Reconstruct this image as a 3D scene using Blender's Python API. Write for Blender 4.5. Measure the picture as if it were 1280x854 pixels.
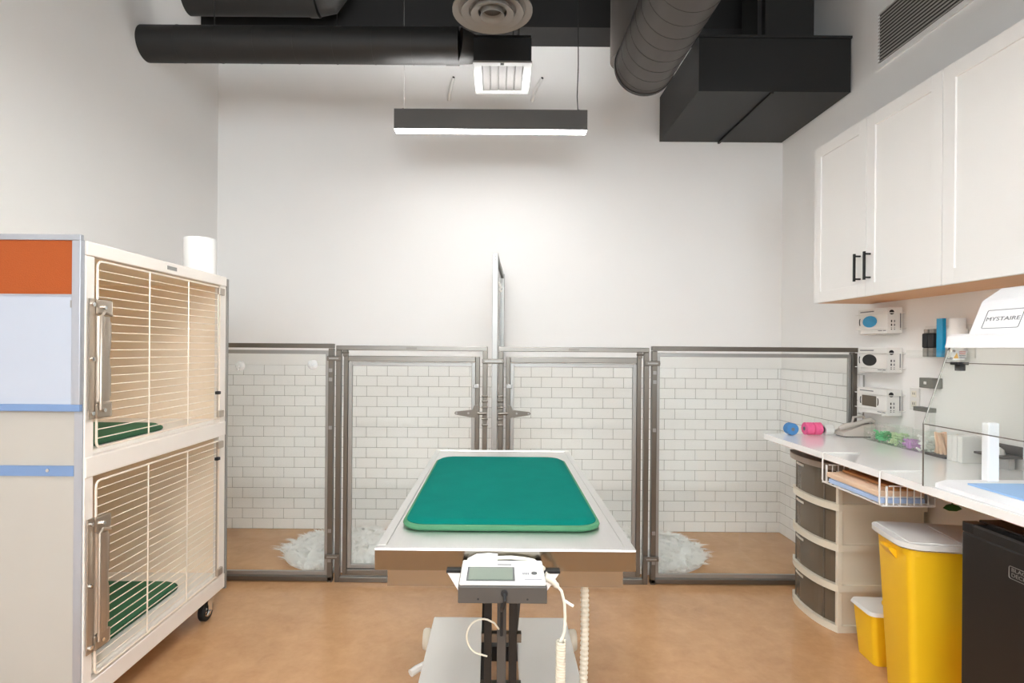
import bpy, bmesh, math, random
from mathutils import Vector, Matrix
random.seed(7)
PI = math.pi
for o in list(bpy.data.objects): bpy.data.objects.remove(o)
SC = bpy.context.scene
COL = SC.collection

# ------------------------------------------------------------------ camera
cam = bpy.data.cameras.new('camera'); camo = bpy.data.objects.new('camera', cam); COL.objects.link(camo)
cam.sensor_width = 36; cam.lens = 706 * 36 / 1280
cam.shift_x = 16 / 1280; cam.shift_y = 9 / 1280
cam.clip_start = .05
camo.matrix_world = Matrix.Translation((0, 0, 1.39)) @ Matrix.Rotation(PI / 2, 4, 'X') @ Matrix.Rotation(math.radians(.45), 4, 'Z')
SC.camera = camo
# ------------------------------------------------------------------ world, exposure
w = bpy.data.worlds.new('world'); SC.world = w; w.use_nodes = True
w.node_tree.nodes['Background'].inputs[0].default_value = (.86, .93, 1, 1)
w.node_tree.nodes['Background'].inputs[1].default_value = 4
SC.view_settings.view_transform = 'Standard'; SC.view_settings.look = 'None'
SC.cycles.max_bounces = 16; SC.cycles.diffuse_bounces = 9; SC.cycles.transparent_max_bounces = 32
SC.view_settings.gamma = 1; SC.view_settings.exposure = 1.14; SC.view_settings.use_curve_mapping = False
LAMP_DOWN, LAMP_UP = 10, 44           # emission of the dimmed front pendant lamp, lower and upper diffuser
FILL_DOWN, FILL_UP = 44, 16          # unseen pendants added to brighten the room
LAMP_COL = (1, .997, .992)

# ------------------------------------------------------------------ materials
def lin(c): return tuple(((v / 255) / 12.92 if v / 255 <= .04045 else ((v / 255 + .055) / 1.055) ** 2.4) for v in c)
M = {}
def mat(name, rgb, rough=.5, metal=0, var=.04, scale=8, bump=0, bscale=60, stretch=None, emit=0, trans=0, alpha=1, coat=0, rgb2=None, spec=.5):
    m = bpy.data.materials.new(name); m.use_nodes = True; nt = m.node_tree; N = nt.nodes; L = nt.links
    b = N['Principled BSDF']; c = lin(rgb)
    b.inputs['Roughness'].default_value = rough; b.inputs['Metallic'].default_value = metal
    b.inputs['Specular IOR Level'].default_value = spec
    if coat: b.inputs['Coat Weight'].default_value = coat; b.inputs['Coat Roughness'].default_value = .08
    if trans: b.inputs['Transmission Weight'].default_value = trans
    if alpha < 1: b.inputs['Alpha'].default_value = alpha
    tc = N.new('ShaderNodeTexCoord'); mp = N.new('ShaderNodeMapping'); L.new(tc.outputs['Object'], mp.inputs[0])
    if stretch: mp.inputs['Scale'].default_value = stretch
    nz = N.new('ShaderNodeTexNoise'); nz.inputs['Scale'].default_value = scale; nz.inputs['Detail'].default_value = 4
    L.new(mp.outputs[0], nz.inputs[0])
    mx = N.new('ShaderNodeMix'); mx.data_type = 'RGBA'
    c2 = lin(rgb2) if rgb2 else tuple(v * (1 - var) for v in c)
    c1 = c if rgb2 else tuple(min(1, v * (1 + var)) for v in c)
    mx.inputs[6].default_value = (*c1, 1); mx.inputs[7].default_value = (*c2, 1)
    L.new(nz.outputs[0], mx.inputs[0]); L.new(mx.outputs[2], b.inputs['Base Color'])
    if bump:
        n2 = N.new('ShaderNodeTexNoise'); n2.inputs['Scale'].default_value = bscale; n2.inputs['Detail'].default_value = 3
        L.new(mp.outputs[0], n2.inputs[0])
        bp = N.new('ShaderNodeBump'); bp.inputs['Strength'].default_value = bump; bp.inputs['Distance'].default_value = .002
        L.new(n2.outputs[0], bp.inputs['Height']); L.new(bp.outputs[0], b.inputs['Normal'])
    if emit:
        b.inputs['Emission Color'].default_value = (*LAMP_COL, 1); b.inputs['Emission Strength'].default_value = emit
    M[name] = m; return m
def glass(name, tint=(255, 255, 255), ior=1.45, rough=0, haze=0, haze_rgb=(230, 232, 232), fac=1.0):
    m = bpy.data.materials.new(name); m.use_nodes = True; nt = m.node_tree; N = nt.nodes; L = nt.links
    N.remove(N['Principled BSDF']); out = N['Material Output']
    tr = N.new('ShaderNodeBsdfTransparent'); tr.inputs[0].default_value = (*lin(tint), 1)
    gl = N.new('ShaderNodeBsdfGlossy'); gl.inputs['Roughness'].default_value = rough
    lw = N.new('ShaderNodeLayerWeight'); lw.inputs[0].default_value = .5
    pw = N.new('ShaderNodeMath'); pw.operation = 'POWER'; pw.inputs[1].default_value = 4; L.new(lw.outputs['Facing'], pw.inputs[0])
    mm = N.new('ShaderNodeMath'); mm.operation = 'MULTIPLY_ADD'; mm.inputs[1].default_value = fac * .9; mm.inputs[2].default_value = .012; L.new(pw.outputs[0], mm.inputs[0])
    mx = N.new('ShaderNodeMixShader'); L.new(mm.outputs[0], mx.inputs[0]); L.new(tr.outputs[0], mx.inputs[1]); L.new(gl.outputs[0], mx.inputs[2])
    res = mx
    if haze:
        df = N.new('ShaderNodeBsdfDiffuse'); df.inputs[0].default_value = (*lin(haze_rgb), 1)
        m2 = N.new('ShaderNodeMixShader'); m2.inputs[0].default_value = haze
        L.new(mx.outputs[0], m2.inputs[1]); L.new(df.outputs[0], m2.inputs[2]); res = m2
    L.new(res.outputs[0], out.inputs[0]); M[name] = m; return m

mat('wall_paint', (241, 240, 238), .7, var=.012, scale=3, bump=.08, bscale=120)
mat('black_paint', (24, 22, 21), .55, var=.15, scale=5)
mat('black_box', (19, 18, 17), .5, var=.12, scale=3)
mat('ceiling_black', (22, 21, 20), .8, var=.2)
mat('duct_black', (30, 28, 26), .6, var=.1, scale=10, bump=.05)
mat('vent_grey', (186, 183, 178), .5)
mat('duct_spiral', (72, 67, 63), .45, metal=.15, var=.08, scale=6)
mat('seam_dark', (44, 41, 39), .5)
mat('diffuser_grey', (140, 136, 130), .45, var=.05)
mat('diffuser_dark', (66, 62, 58), .6)
mat('grille_alu', (112, 112, 110), .5, metal=0, var=.05)
mat('blade_alu', (66, 64, 62), .5, metal=0, var=.08, scale=20)
mat('lamp_body', (92, 89, 86), .4, metal=.3, var=.05)
mat('lamp_glow_down', (255, 255, 255), .5, emit=LAMP_DOWN)
mat('lamp_glow_up', (255, 255, 255), .5, emit=LAMP_UP)
mat('room_glow_down', (255, 255, 255), .5, emit=FILL_DOWN)  # emitters of the added fill pendants
mat('room_glow_up', (255, 255, 255), .5, emit=FILL_UP)
mat('cable_black', (30, 29, 28), .5)
mat('cable_grey', (165, 163, 160), .4)
mat('tile', (246, 246, 245), .16, var=.015, scale=2, spec=.5)
mat('grout', (150, 148, 144), .85, var=.08, scale=30)
# polished stained concrete
def floor_mat():
    m = bpy.data.materials.new('concrete'); m.use_nodes = True; nt = m.node_tree; N = nt.nodes; L = nt.links; b = N['Principled BSDF']
    tc = N.new('ShaderNodeTexCoord'); last = None
    for sc_, ca, cb, f in ((1.3, (176, 124, 80), (212, 162, 114), 1), (3.6, (138, 84, 46), (236, 190, 140), .42), (11, (112, 66, 36), (246, 206, 158), .26), (42, (126, 78, 46), (236, 192, 144), .14)):
        n1 = N.new('ShaderNodeTexNoise'); n1.inputs['Scale'].default_value = sc_; n1.inputs['Detail'].default_value = 5; n1.inputs['Roughness'].default_value = .55; n1.inputs['Distortion'].default_value = .5
        L.new(tc.outputs['Object'], n1.inputs[0])
        mx = N.new('ShaderNodeMix'); mx.data_type = 'RGBA'; mx.inputs[6].default_value = (*lin(ca), 1); mx.inputs[7].default_value = (*lin(cb), 1); L.new(n1.outputs[0], mx.inputs[0])
        if last is None: last = mx.outputs[2]
        else:
            m2 = N.new('ShaderNodeMix'); m2.data_type = 'RGBA'; m2.inputs[0].default_value = f; L.new(last, m2.inputs[6]); L.new(mx.outputs[2], m2.inputs[7]); last = m2.outputs[2]
    L.new(last, b.inputs['Base Color']); b.inputs['Roughness'].default_value = .17
    M['concrete'] = m
floor_mat()
mat('steel', (130, 126, 120), .3, metal=1, var=.05, scale=10, stretch=(1, 1, 14))
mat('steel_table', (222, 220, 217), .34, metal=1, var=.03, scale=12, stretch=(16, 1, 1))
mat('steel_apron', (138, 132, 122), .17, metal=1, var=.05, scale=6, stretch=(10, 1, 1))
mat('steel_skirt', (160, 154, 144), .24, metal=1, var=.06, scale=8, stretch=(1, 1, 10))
mat('steel_dark', (118, 113, 106), .34, metal=.9, var=.08, scale=12)
mat('alu_light', (158, 157, 154), .38, metal=.7, var=.04)
mat('steel_warm', (190, 178, 164), .33, metal=.85, var=.08, scale=14)
mat('chrome', (225, 225, 225), .12, metal=1)
mat('cage_white', (240, 234, 226), .35, var=.02)
mat('cage_inside', (250, 234, 212), .5, var=.03)
mat('cage_floor', (240, 236, 228), .35, var=.02)
mat('cage_side', (184, 181, 173), .55, var=.02)
mat('alu_blue_reflection', (122, 152, 196), .4, metal=.25, var=.12, scale=3)  # plain aluminium with a blue reflection painted into its base colour
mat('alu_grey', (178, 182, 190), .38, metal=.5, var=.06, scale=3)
mat('wire', (246, 234, 218), .28, metal=.15, var=.02)
mat('cork', (168, 80, 27), .85, var=.14, scale=260, bump=.3, bscale=300)
mat('whiteboard', (184, 193, 207), .2, var=.02, scale=2)
mat('mat_teal', (3, 104, 93), .95, spec=.08, var=.1, scale=14, bump=.4, bscale=220)
mat('mat_piping', (66, 122, 86), .75, var=.08, scale=40)
mat('mat_green', (60, 114, 80), .9, var=.12, scale=20, bump=.3, bscale=200)
mat('mat_green_edge', (44, 92, 62), .8)
mat('paper_white', (242, 242, 240), .8, var=.02, bump=.1, bscale=200)
mat('rubber', (24, 24, 25), .6)
mat('plastic_white', (228, 227, 223), .35, var=.015)
mat('plastic_offwhite', (226, 222, 208), .4, var=.02)
mat('plastic_ivory', (222, 214, 196), .42, var=.03)
mat('plastic_grey', (74, 70, 66), .45, var=.05)
mat('lcd', (122, 134, 120), .15, var=.03)
mat('lcd_frame', (70, 72, 72), .4)
mat('print_grey', (120, 122, 126), .6)
mat('print_black', (26, 26, 28), .6)
mat('frame_black', (28, 26, 25), .4, metal=.3)
mat('base_white', (243, 240, 233), .35, var=.02)
mat('quartz', (249, 249, 248), .1, var=.015, scale=4, coat=.3)
mat('plywood', (196, 142, 92), .6, var=.12, scale=6, stretch=(1, 1, 12))
mat('wood_under', (226, 176, 130), .55, var=.06, scale=6, stretch=(8, 1, 1))
mat('cabinet_white', (236, 235, 232), .4, var=.01)
mat('handle_black', (22, 21, 21), .4, metal=.4)
mat('drawer_smoke', (112, 100, 84), .22, var=.08, scale=5, alpha=.86)
mat('drawer_dark', (92, 80, 66), .3, var=.1)
mat('drawer_top', (150, 136, 124), .35, var=.04)
mat('drawer_label', (214, 208, 198), .4)
mat('yellow', (250, 200, 30), .38, var=.03)
mat('red', (214, 60, 36), .4)
mat('fridge', (26, 24, 24), .35, var=.08, scale=30, bump=.05, bscale=400)
mat('folder', (232, 204, 176), .7, var=.05)
mat('envelope', (190, 138, 88), .8, var=.05)
mat('paper_blue', (176, 200, 236), .7, var=.06, scale=30)
mat('blue_pad', (158, 194, 234), .7, var=.04, scale=4)
mat('hood_white', (240, 240, 241), .3, var=.01)
mat('hood_grey', (206, 206, 206), .4, var=.02)
mat('sticker', (245, 244, 240), .5)
mat('sticker_yellow', (236, 178, 60), .5)
mat('sticker_red', (214, 92, 84), .5)
mat('oval_blue', (20, 150, 204), .4, var=.2, scale=50)
mat('oval_black', (24, 22, 22), .5)
mat('blue_pack', (22, 150, 198), .25, var=.1, scale=30)
mat('device_grey', (196, 188, 180), .4, var=.04)
mat('device_dark', (84, 78, 74), .4)
mat('wrap_blue', (74, 134, 192), .8, var=.15, scale=60)
mat('wrap_pink', (240, 104, 152), .8, var=.15, scale=60)
mat('wrap_white', (226, 226, 222), .8, var=.06, scale=60)
mat('green_caps', (110, 210, 150), .4, var=.15, scale=40)
mat('pale_green', (200, 224, 180), .5, var=.1, scale=40)
mat('purple_caps', (206, 158, 210), .4, var=.15, scale=40)
mat('pinkish', (222, 206, 206), .5, var=.1, scale=40)
mat('tongue_wood', (228, 190, 160), .7, var=.08)
mat('leaf', (60, 120, 50), .5)
mat('outlet_grey', (128, 128, 122), .4, metal=.5)
mat('fur', (248, 246, 243), .85, var=.05, scale=30)
mat('fur_base', (250, 249, 248), .95, var=.08, scale=20)
def fur_mat():
    m = bpy.data.materials.new('fur'); m.use_nodes = True; nt = m.node_tree; N = nt.nodes; L = nt.links; N.remove(N['Principled BSDF'])
    tc = N.new('ShaderNodeTexCoord'); nz = N.new('ShaderNodeTexNoise'); nz.inputs['Scale'].default_value = 30; L.new(tc.outputs['Object'], nz.inputs[0])
    cr = N.new('ShaderNodeValToRGB'); cr.color_ramp.elements[0].color = (*lin((252, 251, 249)), 1); cr.color_ramp.elements[1].color = (*lin((254, 254, 253)), 1); L.new(nz.outputs[0], cr.inputs[0])
    d = N.new('ShaderNodeBsdfDiffuse'); t_ = N.new('ShaderNodeBsdfTranslucent'); L.new(cr.outputs[0], d.inputs[0]); L.new(cr.outputs[0], t_.inputs[0])
    mx = N.new('ShaderNodeMixShader'); mx.inputs[0].default_value = .3; L.new(d.outputs[0], mx.inputs[1]); L.new(t_.outputs[0], mx.inputs[2]); L.new(mx.outputs[0], N['Material Output'].inputs[0]); M['fur'] = m
fur_mat()
glass('clear', tint=(254, 255, 254), fac=.9)
glass('acrylic', tint=(253, 254, 253), haze=.012, fac=.9)
glass('acrylic_edge', tint=(120, 124, 122), haze=.35, haze_rgb=(120, 124, 122))
glass('cup', haze=.45)

# ------------------------------------------------------------------ builders
WL = {}                                   # world location of each object
def thing(name, loc, label, cat, group=None):
    o = bpy.data.objects.new(name, None); COL.objects.link(o); o.empty_display_size = .05
    o.location = loc; WL[o.name] = Vector(loc); return tag(o, label, cat, group)
def tag(o, label, cat, group=None):
    o['label'] = label; o['category'] = cat
    if group: o['group'] = group
    return o
def link(name, me, loc, parent=None, rot=None):
    o = bpy.data.objects.new(name, me); COL.objects.link(o); loc = Vector(loc); WL[o.name] = loc
    if parent: o.parent = parent; o.location = loc - WL[parent.name]
    else: o.location = loc
    if rot: o.rotation_euler = rot
    return o
class B:
    def __init__(s): s.bm = bmesh.new()
    def box(s, x0, x1, y0, y1, z0, z1, bev=0, seg=2):
        g = bmesh.ops.create_cube(s.bm, size=1)['verts']
        for v in g: v.co = Vector(((x0 + x1) / 2 + v.co.x * (x1 - x0), (y0 + y1) / 2 + v.co.y * (y1 - y0), (z0 + z1) / 2 + v.co.z * (z1 - z0)))
        if bev:
            es = list({e for v in g for e in v.link_edges})
            bmesh.ops.bevel(s.bm, geom=es, offset=bev, segments=seg, affect='EDGES', profile=.5)
        return s
    def cyl(s, p0, p1, r, n=16, r2=None, cap=True):
        p0, p1 = Vector(p0), Vector(p1); d = (p1 - p0); q = d.to_track_quat('Z', 'Y').to_matrix(); r2 = r if r2 is None else r2
        a = [s.bm.verts.new(p0 + q @ Vector((r * math.cos(2 * PI * i / n), r * math.sin(2 * PI * i / n), 0))) for i in range(n)]
        b = [s.bm.verts.new(p1 + q @ Vector((r2 * math.cos(2 * PI * i / n), r2 * math.sin(2 * PI * i / n), 0))) for i in range(n)]
        for i in range(n): s.bm.faces.new((a[i], a[(i + 1) % n], b[(i + 1) % n], b[i]))
        if cap: s.bm.faces.new(a[::-1]); s.bm.faces.new(b)
        return s
    def tube(s, pts, r, n=8, cap=True, radii=None):
        pts = [Vector(p) for p in pts]; rings = []; up = None
        for i, p in enumerate(pts):
            t = (pts[min(i + 1, len(pts) - 1)] - pts[max(i - 1, 0)]).normalized()
            if up is None:
                up = Vector((0, 0, 1)) if abs(t.z) < .9 else Vector((1, 0, 0))
            x = up.cross(t)
            if x.length < 1e-5: x = Vector((0, 1, 0)).cross(t)
            x.normalize(); y = t.cross(x).normalized(); up = y
            rr = radii[i] if radii else r
            rings.append([s.bm.verts.new(p + rr * (x * math.cos(2 * PI * k / n) + y * math.sin(2 * PI * k / n))) for k in range(n)])
        for a, b in zip(rings, rings[1:]):
            for k in range(n): s.bm.faces.new((a[k], a[(k + 1) % n], b[(k + 1) % n], b[k]))
        if cap: s.bm.faces.new(rings[0][::-1]); s.bm.faces.new(rings[-1])
        return s
    def lathe(s, prof, c, n=32, axis='Z'):
        rings = []
        for r, h in prof:
            ring = []
            for k in range(n):
                a = 2 * PI * k / n; x, y = r * math.cos(a), r * math.sin(a)
                p = {'Z': (x, y, h), 'X': (h, x, y), 'Y': (y, h, x)}[axis]
                ring.append(s.bm.verts.new(Vector(c) + Vector(p)))
            rings.append(ring)
        for a, b in zip(rings, rings[1:]):
            for k in range(n): s.bm.faces.new((a[k], a[(k + 1) % n], b[(k + 1) % n], b[k]))
        if prof[0][0] > 1e-4: s.bm.faces.new(rings[0][::-1])
        if prof[-1][0] > 1e-4: s.bm.faces.new(rings[-1])
        return s
    def prism(s, poly, a0, a1, axis='Z', poly2=None):
        f = {'Z': lambda p, a: (p[0], p[1], a), 'Y': lambda p, a: (p[0], a, p[1]), 'X': lambda p, a: (a, p[0], p[1])}[axis]
        A = [s.bm.verts.new(f(p, a0)) for p in poly]; Bv = [s.bm.verts.new(f(p, a1)) for p in (poly2 or poly)]
        n = len(poly)
        s.bm.faces.new(A[::-1]); s.bm.faces.new(Bv)
        for i in range(n): s.bm.faces.new((A[i], A[(i + 1) % n], Bv[(i + 1) % n], Bv[i]))
        return s
    def quad(s, *p): s.bm.faces.new([s.bm.verts.new(q) for q in p]); return s
    def mesh(s, name, m, smooth=False, center='base'):
        bmesh.ops.remove_doubles(s.bm, verts=s.bm.verts, dist=1e-6)
        bmesh.ops.recalc_face_normals(s.bm, faces=s.bm.faces)
        xs = [v.co for v in s.bm.verts]
        lo = Vector([min(v[i] for v in xs) for i in range(3)]); hi = Vector([max(v[i] for v in xs) for i in range(3)])
        c = (lo + hi) / 2
        if center == 'base': c.z = lo.z
        for v in s.bm.verts: v.co -= c
        if smooth:
            for f in s.bm.faces: f.smooth = True
            for e in s.bm.edges:
                if len(e.link_faces) == 2 and e.calc_face_angle(0) > math.radians(38): e.smooth = False
        me = bpy.data.meshes.new(name); s.bm.to_mesh(me); s.bm.free(); me.materials.append(M[m])
        return me, c
    def build(s, name, m, parent=None, smooth=False):
        me, c = s.mesh(name, m, smooth); return link(name, me, c, parent)
def rrect(x0, x1, y0, y1, r, n=5):
    P = []
    for cx, cy, a in ((x1 - r, y1 - r, 0), (x0 + r, y1 - r, 90), (x0 + r, y0 + r, 180), (x1 - r, y0 + r, 270)):
        for k in range(n + 1):
            t = math.radians(a + 90 * k / n); P.append((cx + r * math.cos(t), cy + r * math.sin(t)))
    return P
def struct(o): o['kind'] = 'structure'; return o
def box(name, m, parent, *a, bev=0, seg=2): return B().box(*a, bev=bev, seg=seg).build(name, m, parent)
def text(name, s, size, m, loc, rot, parent, align='CENTER', ext=.0004, sx=1):
    cu = bpy.data.curves.new(name, 'FONT'); cu.body = s; cu.size = size; cu.align_x = align; cu.align_y = 'CENTER'; cu.extrude = ext
    t = bpy.data.objects.new(name, cu); me = bpy.data.meshes.new_from_object(t); bpy.data.objects.remove(t); bpy.data.curves.remove(cu)
    me.materials.clear(); me.materials.append(M[m]); o = link(name, me, loc, parent); o.rotation_euler = rot; o.scale = (sx, 1, 1); return o

# ------------------------------------------------------------------ room shell
XL, XR, YB, YR, ZC = -2.168, 2.162, 4.33, -3.0, 4.3
G = 3.34                                    # kennel gate plane
struct(box('floor', 'concrete', None, XL - .1, XR + .1, YR - .1, YB + .1, -.1, 0))
wall_back = struct(box('wall_back', 'wall_paint', None, XL - .1, XR + .1, YB, YB + .1, 0, ZC))
wall_left = struct(box('wall_left', 'wall_paint', None, XL - .1, XL, YR, YB, 0, ZC))
wall_right = struct(box('wall_right', 'wall_paint', None, XR, XR + .1, YR, YB, 0, ZC))
wr = B()                                    # rear wall behind the viewpoint, with a high window added for fill daylight
WX0, WX1, WZ0, WZ1 = -1.9, 1.9, 1.5, 3.6
for a in ((XL - .1, WX0, 0, ZC), (WX1, XR + .1, 0, ZC), (WX0, WX1, 0, WZ0), (WX0, WX1, WZ1, ZC)): wr.box(a[0], a[1], YR - .1, YR, a[2], a[3])
struct(wr.build('wall_rear', 'wall_paint'))
win = B()
for x in (WX0, -.66, .62, WX1 - .05): win.box(x, x + .05, YR - .08, YR - .02, WZ0, WZ1)
for z in (WZ0, WZ1 - .05): win.box(WX0, WX1, YR - .08, YR - .02, z, z + .05)
win = struct(win.build('fill_window', 'frame_black'))  # unseen window, added to let fill daylight in
box('pane', 'clear', win, WX0 + .03, WX1 - .03, YR - .055, YR - .05, WZ0 + .03, WZ1 - .03)
pl = bpy.data.lights.new('window_portal', 'AREA'); pl.shape = 'RECTANGLE'; pl.size = WX1 - WX0; pl.size_y = WZ1 - WZ0; pl.cycles.is_portal = True
plo = bpy.data.objects.new('window_portal', pl); COL.objects.link(plo); plo.location = (0, YR - .1, (WZ0 + WZ1) / 2); plo.rotation_euler = (PI / 2, 0, 0)
struct(box('ceiling', 'ceiling_black', None, XL - .1, XR + .1, YR - .1, YB + .1, ZC, ZC + .1))

# subway tiles on the kennel walls
TP, TR, TG = .1572, .0783, .0026
box('grout', 'grout', wall_back, XL, XR, YB - .0095, YB, 0, 16 * TR)
def tile_mesh(wd):
    return B().box(-wd / 2, wd / 2, -.005, .005, -(TR - TG) / 2, (TR - TG) / 2, bev=.0015, seg=1).mesh('tile', 'tile', center='mid')[0]
tm = {}
def tile(x0, x1, row, parent, side=False, off=0):
    wd = round(x1 - x0 - TG, 4)
    if wd < .008: return None
    if wd not in tm: tm[wd] = tile_mesh(wd)
    c = (x0 + x1) / 2; z = (row + .5) * TR
    if side: return link('tile', tm[wd], (XR - .006, c, z), parent, rot=(0, 0, PI / 2))
    return link('tile', tm[wd], (c, YB - .006, z), parent)
rest = B(); cells = []
for row in range(16):
    ph = 1.4255 + (0 if row % 2 == 0 else TP / 2)
    k0 = math.ceil((XL - ph) / TP) - 1
    x = ph + k0 * TP
    while x < XR:
        a, b = max(x, XL), min(x + TP, XR)
        if b - a > .012: cells.append((a, b, row))
        x += TP
def seen(a, b, row):                        # table, cage and drawers hide the others
    c = (a + b) / 2; z = (row + .5) * TR
    s = 0
    if abs(c - .1) < .8 and z < .66: s += 3
    if c < -2.02: s += 3
    if abs(c - .02) < .1: s += 2
    if b - a < .1: s += 1
    return s + random.random() * .5
order = sorted(cells, key=lambda t: seen(*t))
for i, (a, b, row) in enumerate(order):
    if i < 296: tile(a, b, row, wall_back)
    else: rest.box(a + TG / 2, b - TG / 2, YB - .011, YB - .001, row * TR + TG / 2, (row + 1) * TR - TG / 2)
ro = rest.build('tile_field', 'tile', wall_back); ro['kind'] = 'stuff'
box('grout', 'grout', wall_right, XR - .0095, XR, G, YB - .012, 0, 16 * TR)
for row in range(16):
    y = YB - .012 - (TP if row % 2 else TP * .55); prev = YB - .012
    while prev > G + .02:
        y0 = max(y, G + .0); tile(y0, prev, row, wall_right, side=True); prev = y0; y -= TP
box('grout', 'grout', wall_left, XL, XL + .0095, G, YB - .012, 0, 16 * TR)
lf = B()
for row in range(16):
    y = YB - .012 - (TP if row % 2 else TP * .55); prev = YB - .012
    while prev > G + .02:
        y0 = max(y, G); lf.box(XL + .001, XL + .011, y0 + TG / 2, prev - TG / 2, row * TR + TG / 2, (row + 1) * TR - TG / 2); prev = y0; y -= TP
lo = lf.build('tile_field', 'tile', wall_left); lo['kind'] = 'stuff'

# ------------------------------------------------------------------ ceiling ductwork
t = thing('rectangular_duct', (0, 4.2, 3.71), 'long black rectangular duct running along the top of the back wall', 'duct')
box('casing', 'black_paint', t, XL, XR, 4.07, YB, 3.71, ZC)
for x in (-1.2, -.1, 1.0): box('flange', 'black_paint', t, x - .015, x + .015, 4.055, 4.07, 3.7, ZC)

t = thing('round_duct', (-1.1, 3.44, 3.14), 'black round duct with smooth sides, running from the left wall to the ceiling grille box', 'duct')
B().cyl((XL, 3.44, 3.23), (-.31, 3.44, 3.23), .104, 40).build('pipe', 'duct_black', t, True)
B().cyl((-.34, 3.44, 3.23), (-.26, 3.44, 3.23), .107, 40).build('collar', 'duct_black', t, True)
B().cyl((-.26, 3.44, 3.23), (-.168, 3.47, 3.225), .104, 40, r2=.08).build('reducer', 'duct_black', t, True)
for x in (-1.75, -.6):
    B().cyl((x, 3.44, 3.35), (x, 3.44, ZC), .004, 8).build('hanger_rod', 'cable_black', t)
for k in range(7):
    B().lathe([(.104, -.002), (.1058, -.002), (.1058, .002), (.104, .002)], (-1.95 + k * .235, 3.44, 3.23), 32, 'X').build('seam', 'duct_black', t)

t = thing('round_duct', (-1.7, 3.9, 3.68), 'short black round duct high above the other duct, ending at the left wall', 'duct')
B().cyl((XL, 3.9, 3.79), (-1.3, 3.9, 3.79), .105, 40).build('pipe', 'duct_black', t, True)
B().cyl((-1.33, 3.9, 3.79), (-1.27, 3.9, 3.79), .112, 40).build('collar', 'duct_black', t, True)
B().tube([(-1.27, 3.9, 3.79), (-1.2, 3.9, 3.8), (-1.15, 3.9, 3.87), (-1.14, 3.9, 4.0), (-1.14, 3.9, ZC)], .104, 32).build('elbow', 'duct_black', t, True)

t = thing('ceiling_register', (.01, 3.56, 3.095), 'black register box with a silver downward grille above the pendant lamp', 'vent')
prof = [(3.36, 3.1), (3.36, 3.24), (3.42, 3.29), (3.6, 3.33), (3.72, 3.28), (3.76, 3.2), (3.76, 3.1)]
B().prism(prof, -.166, .178, 'X').build('plenum', 'black_box', t)
fr = B()
fr.box(-.17, .182, 3.35, 3.395, 3.088, 3.101, bev=.003); fr.box(-.17, .182, 3.725, 3.77, 3.088, 3.101, bev=.003)
fr.box(-.17, -.12, 3.39, 3.73, 3.088, 3.101, bev=.003); fr.box(.132, .182, 3.39, 3.73, 3.088, 3.101, bev=.003)
fr.build('grille_frame', 'grille_alu', t)
for k in range(5):
    x = -.12 + k * .0504
    B().prism([(x, 3.102), (x + .006, 3.094), (x + .044, 3.094), (x + .05, 3.099), (x + .05, 3.102)], 3.392, 3.728, 'Y').build('grille_blade', 'blade_alu', t)
box('lever', 'print_black', t, -.006, .014, 3.362, 3.374, 3.082, 3.09)
for x in (.07, .105): B().tube([(x, 3.5, 3.3), (x + .01, 3.45, 3.5), (x + .01, 3.45, ZC)], .005, 8).build('hanger_rod', 'cable_black', t)

t = thing('ceiling_diffuser', (-.047, 2.82, 3.06), 'round grey ceiling diffuser with concentric cone rings', 'vent')
C0 = (-.047, 2.82, 0)
for k, (ro_, ri, z0, z1) in enumerate(((.2, .165, 3.072, 3.092), (.155, .115, 3.064, 3.098), (.108, .068, 3.055, 3.09), (.06, .044, 3.046, 3.08))):
    B().lathe([(ri, z1), (ri + .004, z0 + .012), (ro_ - .006, z0 + .004), (ro_, z0), (ro_, z0 + .006), (ro_ - .004, z0 + .012), (ri + .012, z1 + .01), (ri, z1)], C0, 48).build('cone_ring', 'diffuser_grey', t, True)
B().lathe([(0.001, 3.078), (.046, 3.078), (.046, 3.084), (.001, 3.084)], C0, 32).build('centre_disc', 'diffuser_dark', t)
B().lathe([(.19, 3.095), (.18, 3.16), (.12, 3.24), (.12, ZC), (.001, ZC)], C0, 40).build('neck', 'diffuser_dark', t, True)

t = thing('spiral_duct', (.85, 1.5, 2.9), 'large dark spiral-seam round duct running from overhead toward the back wall', 'duct')
pts = [(.85, -2.9, 3.08), (.85, 0, 3.08), (.85, 3.36, 3.08)]
B().cyl((.85, 3.53, 3.2), (.85, 3.53, ZC), .168, 40).build('riser', 'duct_spiral', t, True)
B().tube(pts, .175, 48).build('pipe', 'duct_spiral', t, True)
for k in range(40):
    y = 3.29 - .11 * k
    if y < .6: break
    ring = B(); n = 40
    P = [(.85 + .1752 * math.cos(2 * PI * i / n), y + .05 * i / n - .025, 3.08 + .1752 * math.sin(2 * PI * i / n)) for i in range(n + 1)]
    ring.tube(P, .0014, 5).build('seam', 'seam_dark', t, True)
B().lathe([(.175, -.012), (.181, -.012), (.181, .012), (.175, .012)], (.85, 3.35, 3.08), 48, 'Y').build('collar', 'seam_dark', t)
for y in (2.2, .2): B().cyl((.85, y, 3.25), (.85, y, ZC), .005, 8).build('hanger_rod', 'cable_black', t)

t = thing('duct_box', (1.68, 3.9, 2.985), 'big black sheet-metal duct box in the right back corner', 'duct')
box('casing', 'black_box', t, 1.215, 2.15, 3.475, YB - .005, 2.985, 3.325)
box('seam_rib', 'black_paint', t, 1.66, 1.675, 3.47, YB - .005, 2.972, 2.986)
box('edge_flange', 'black_paint', t, 1.21, 2.155, 3.468, 3.48, 3.315, 3.33)
box('riser', 'black_box', t, 1.68, 1.99, 3.6, 3.95, 3.325, ZC)
box('riser_flange', 'black_paint', t, 1.64, 1.665, 3.62, 3.64, 3.325, ZC)

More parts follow.
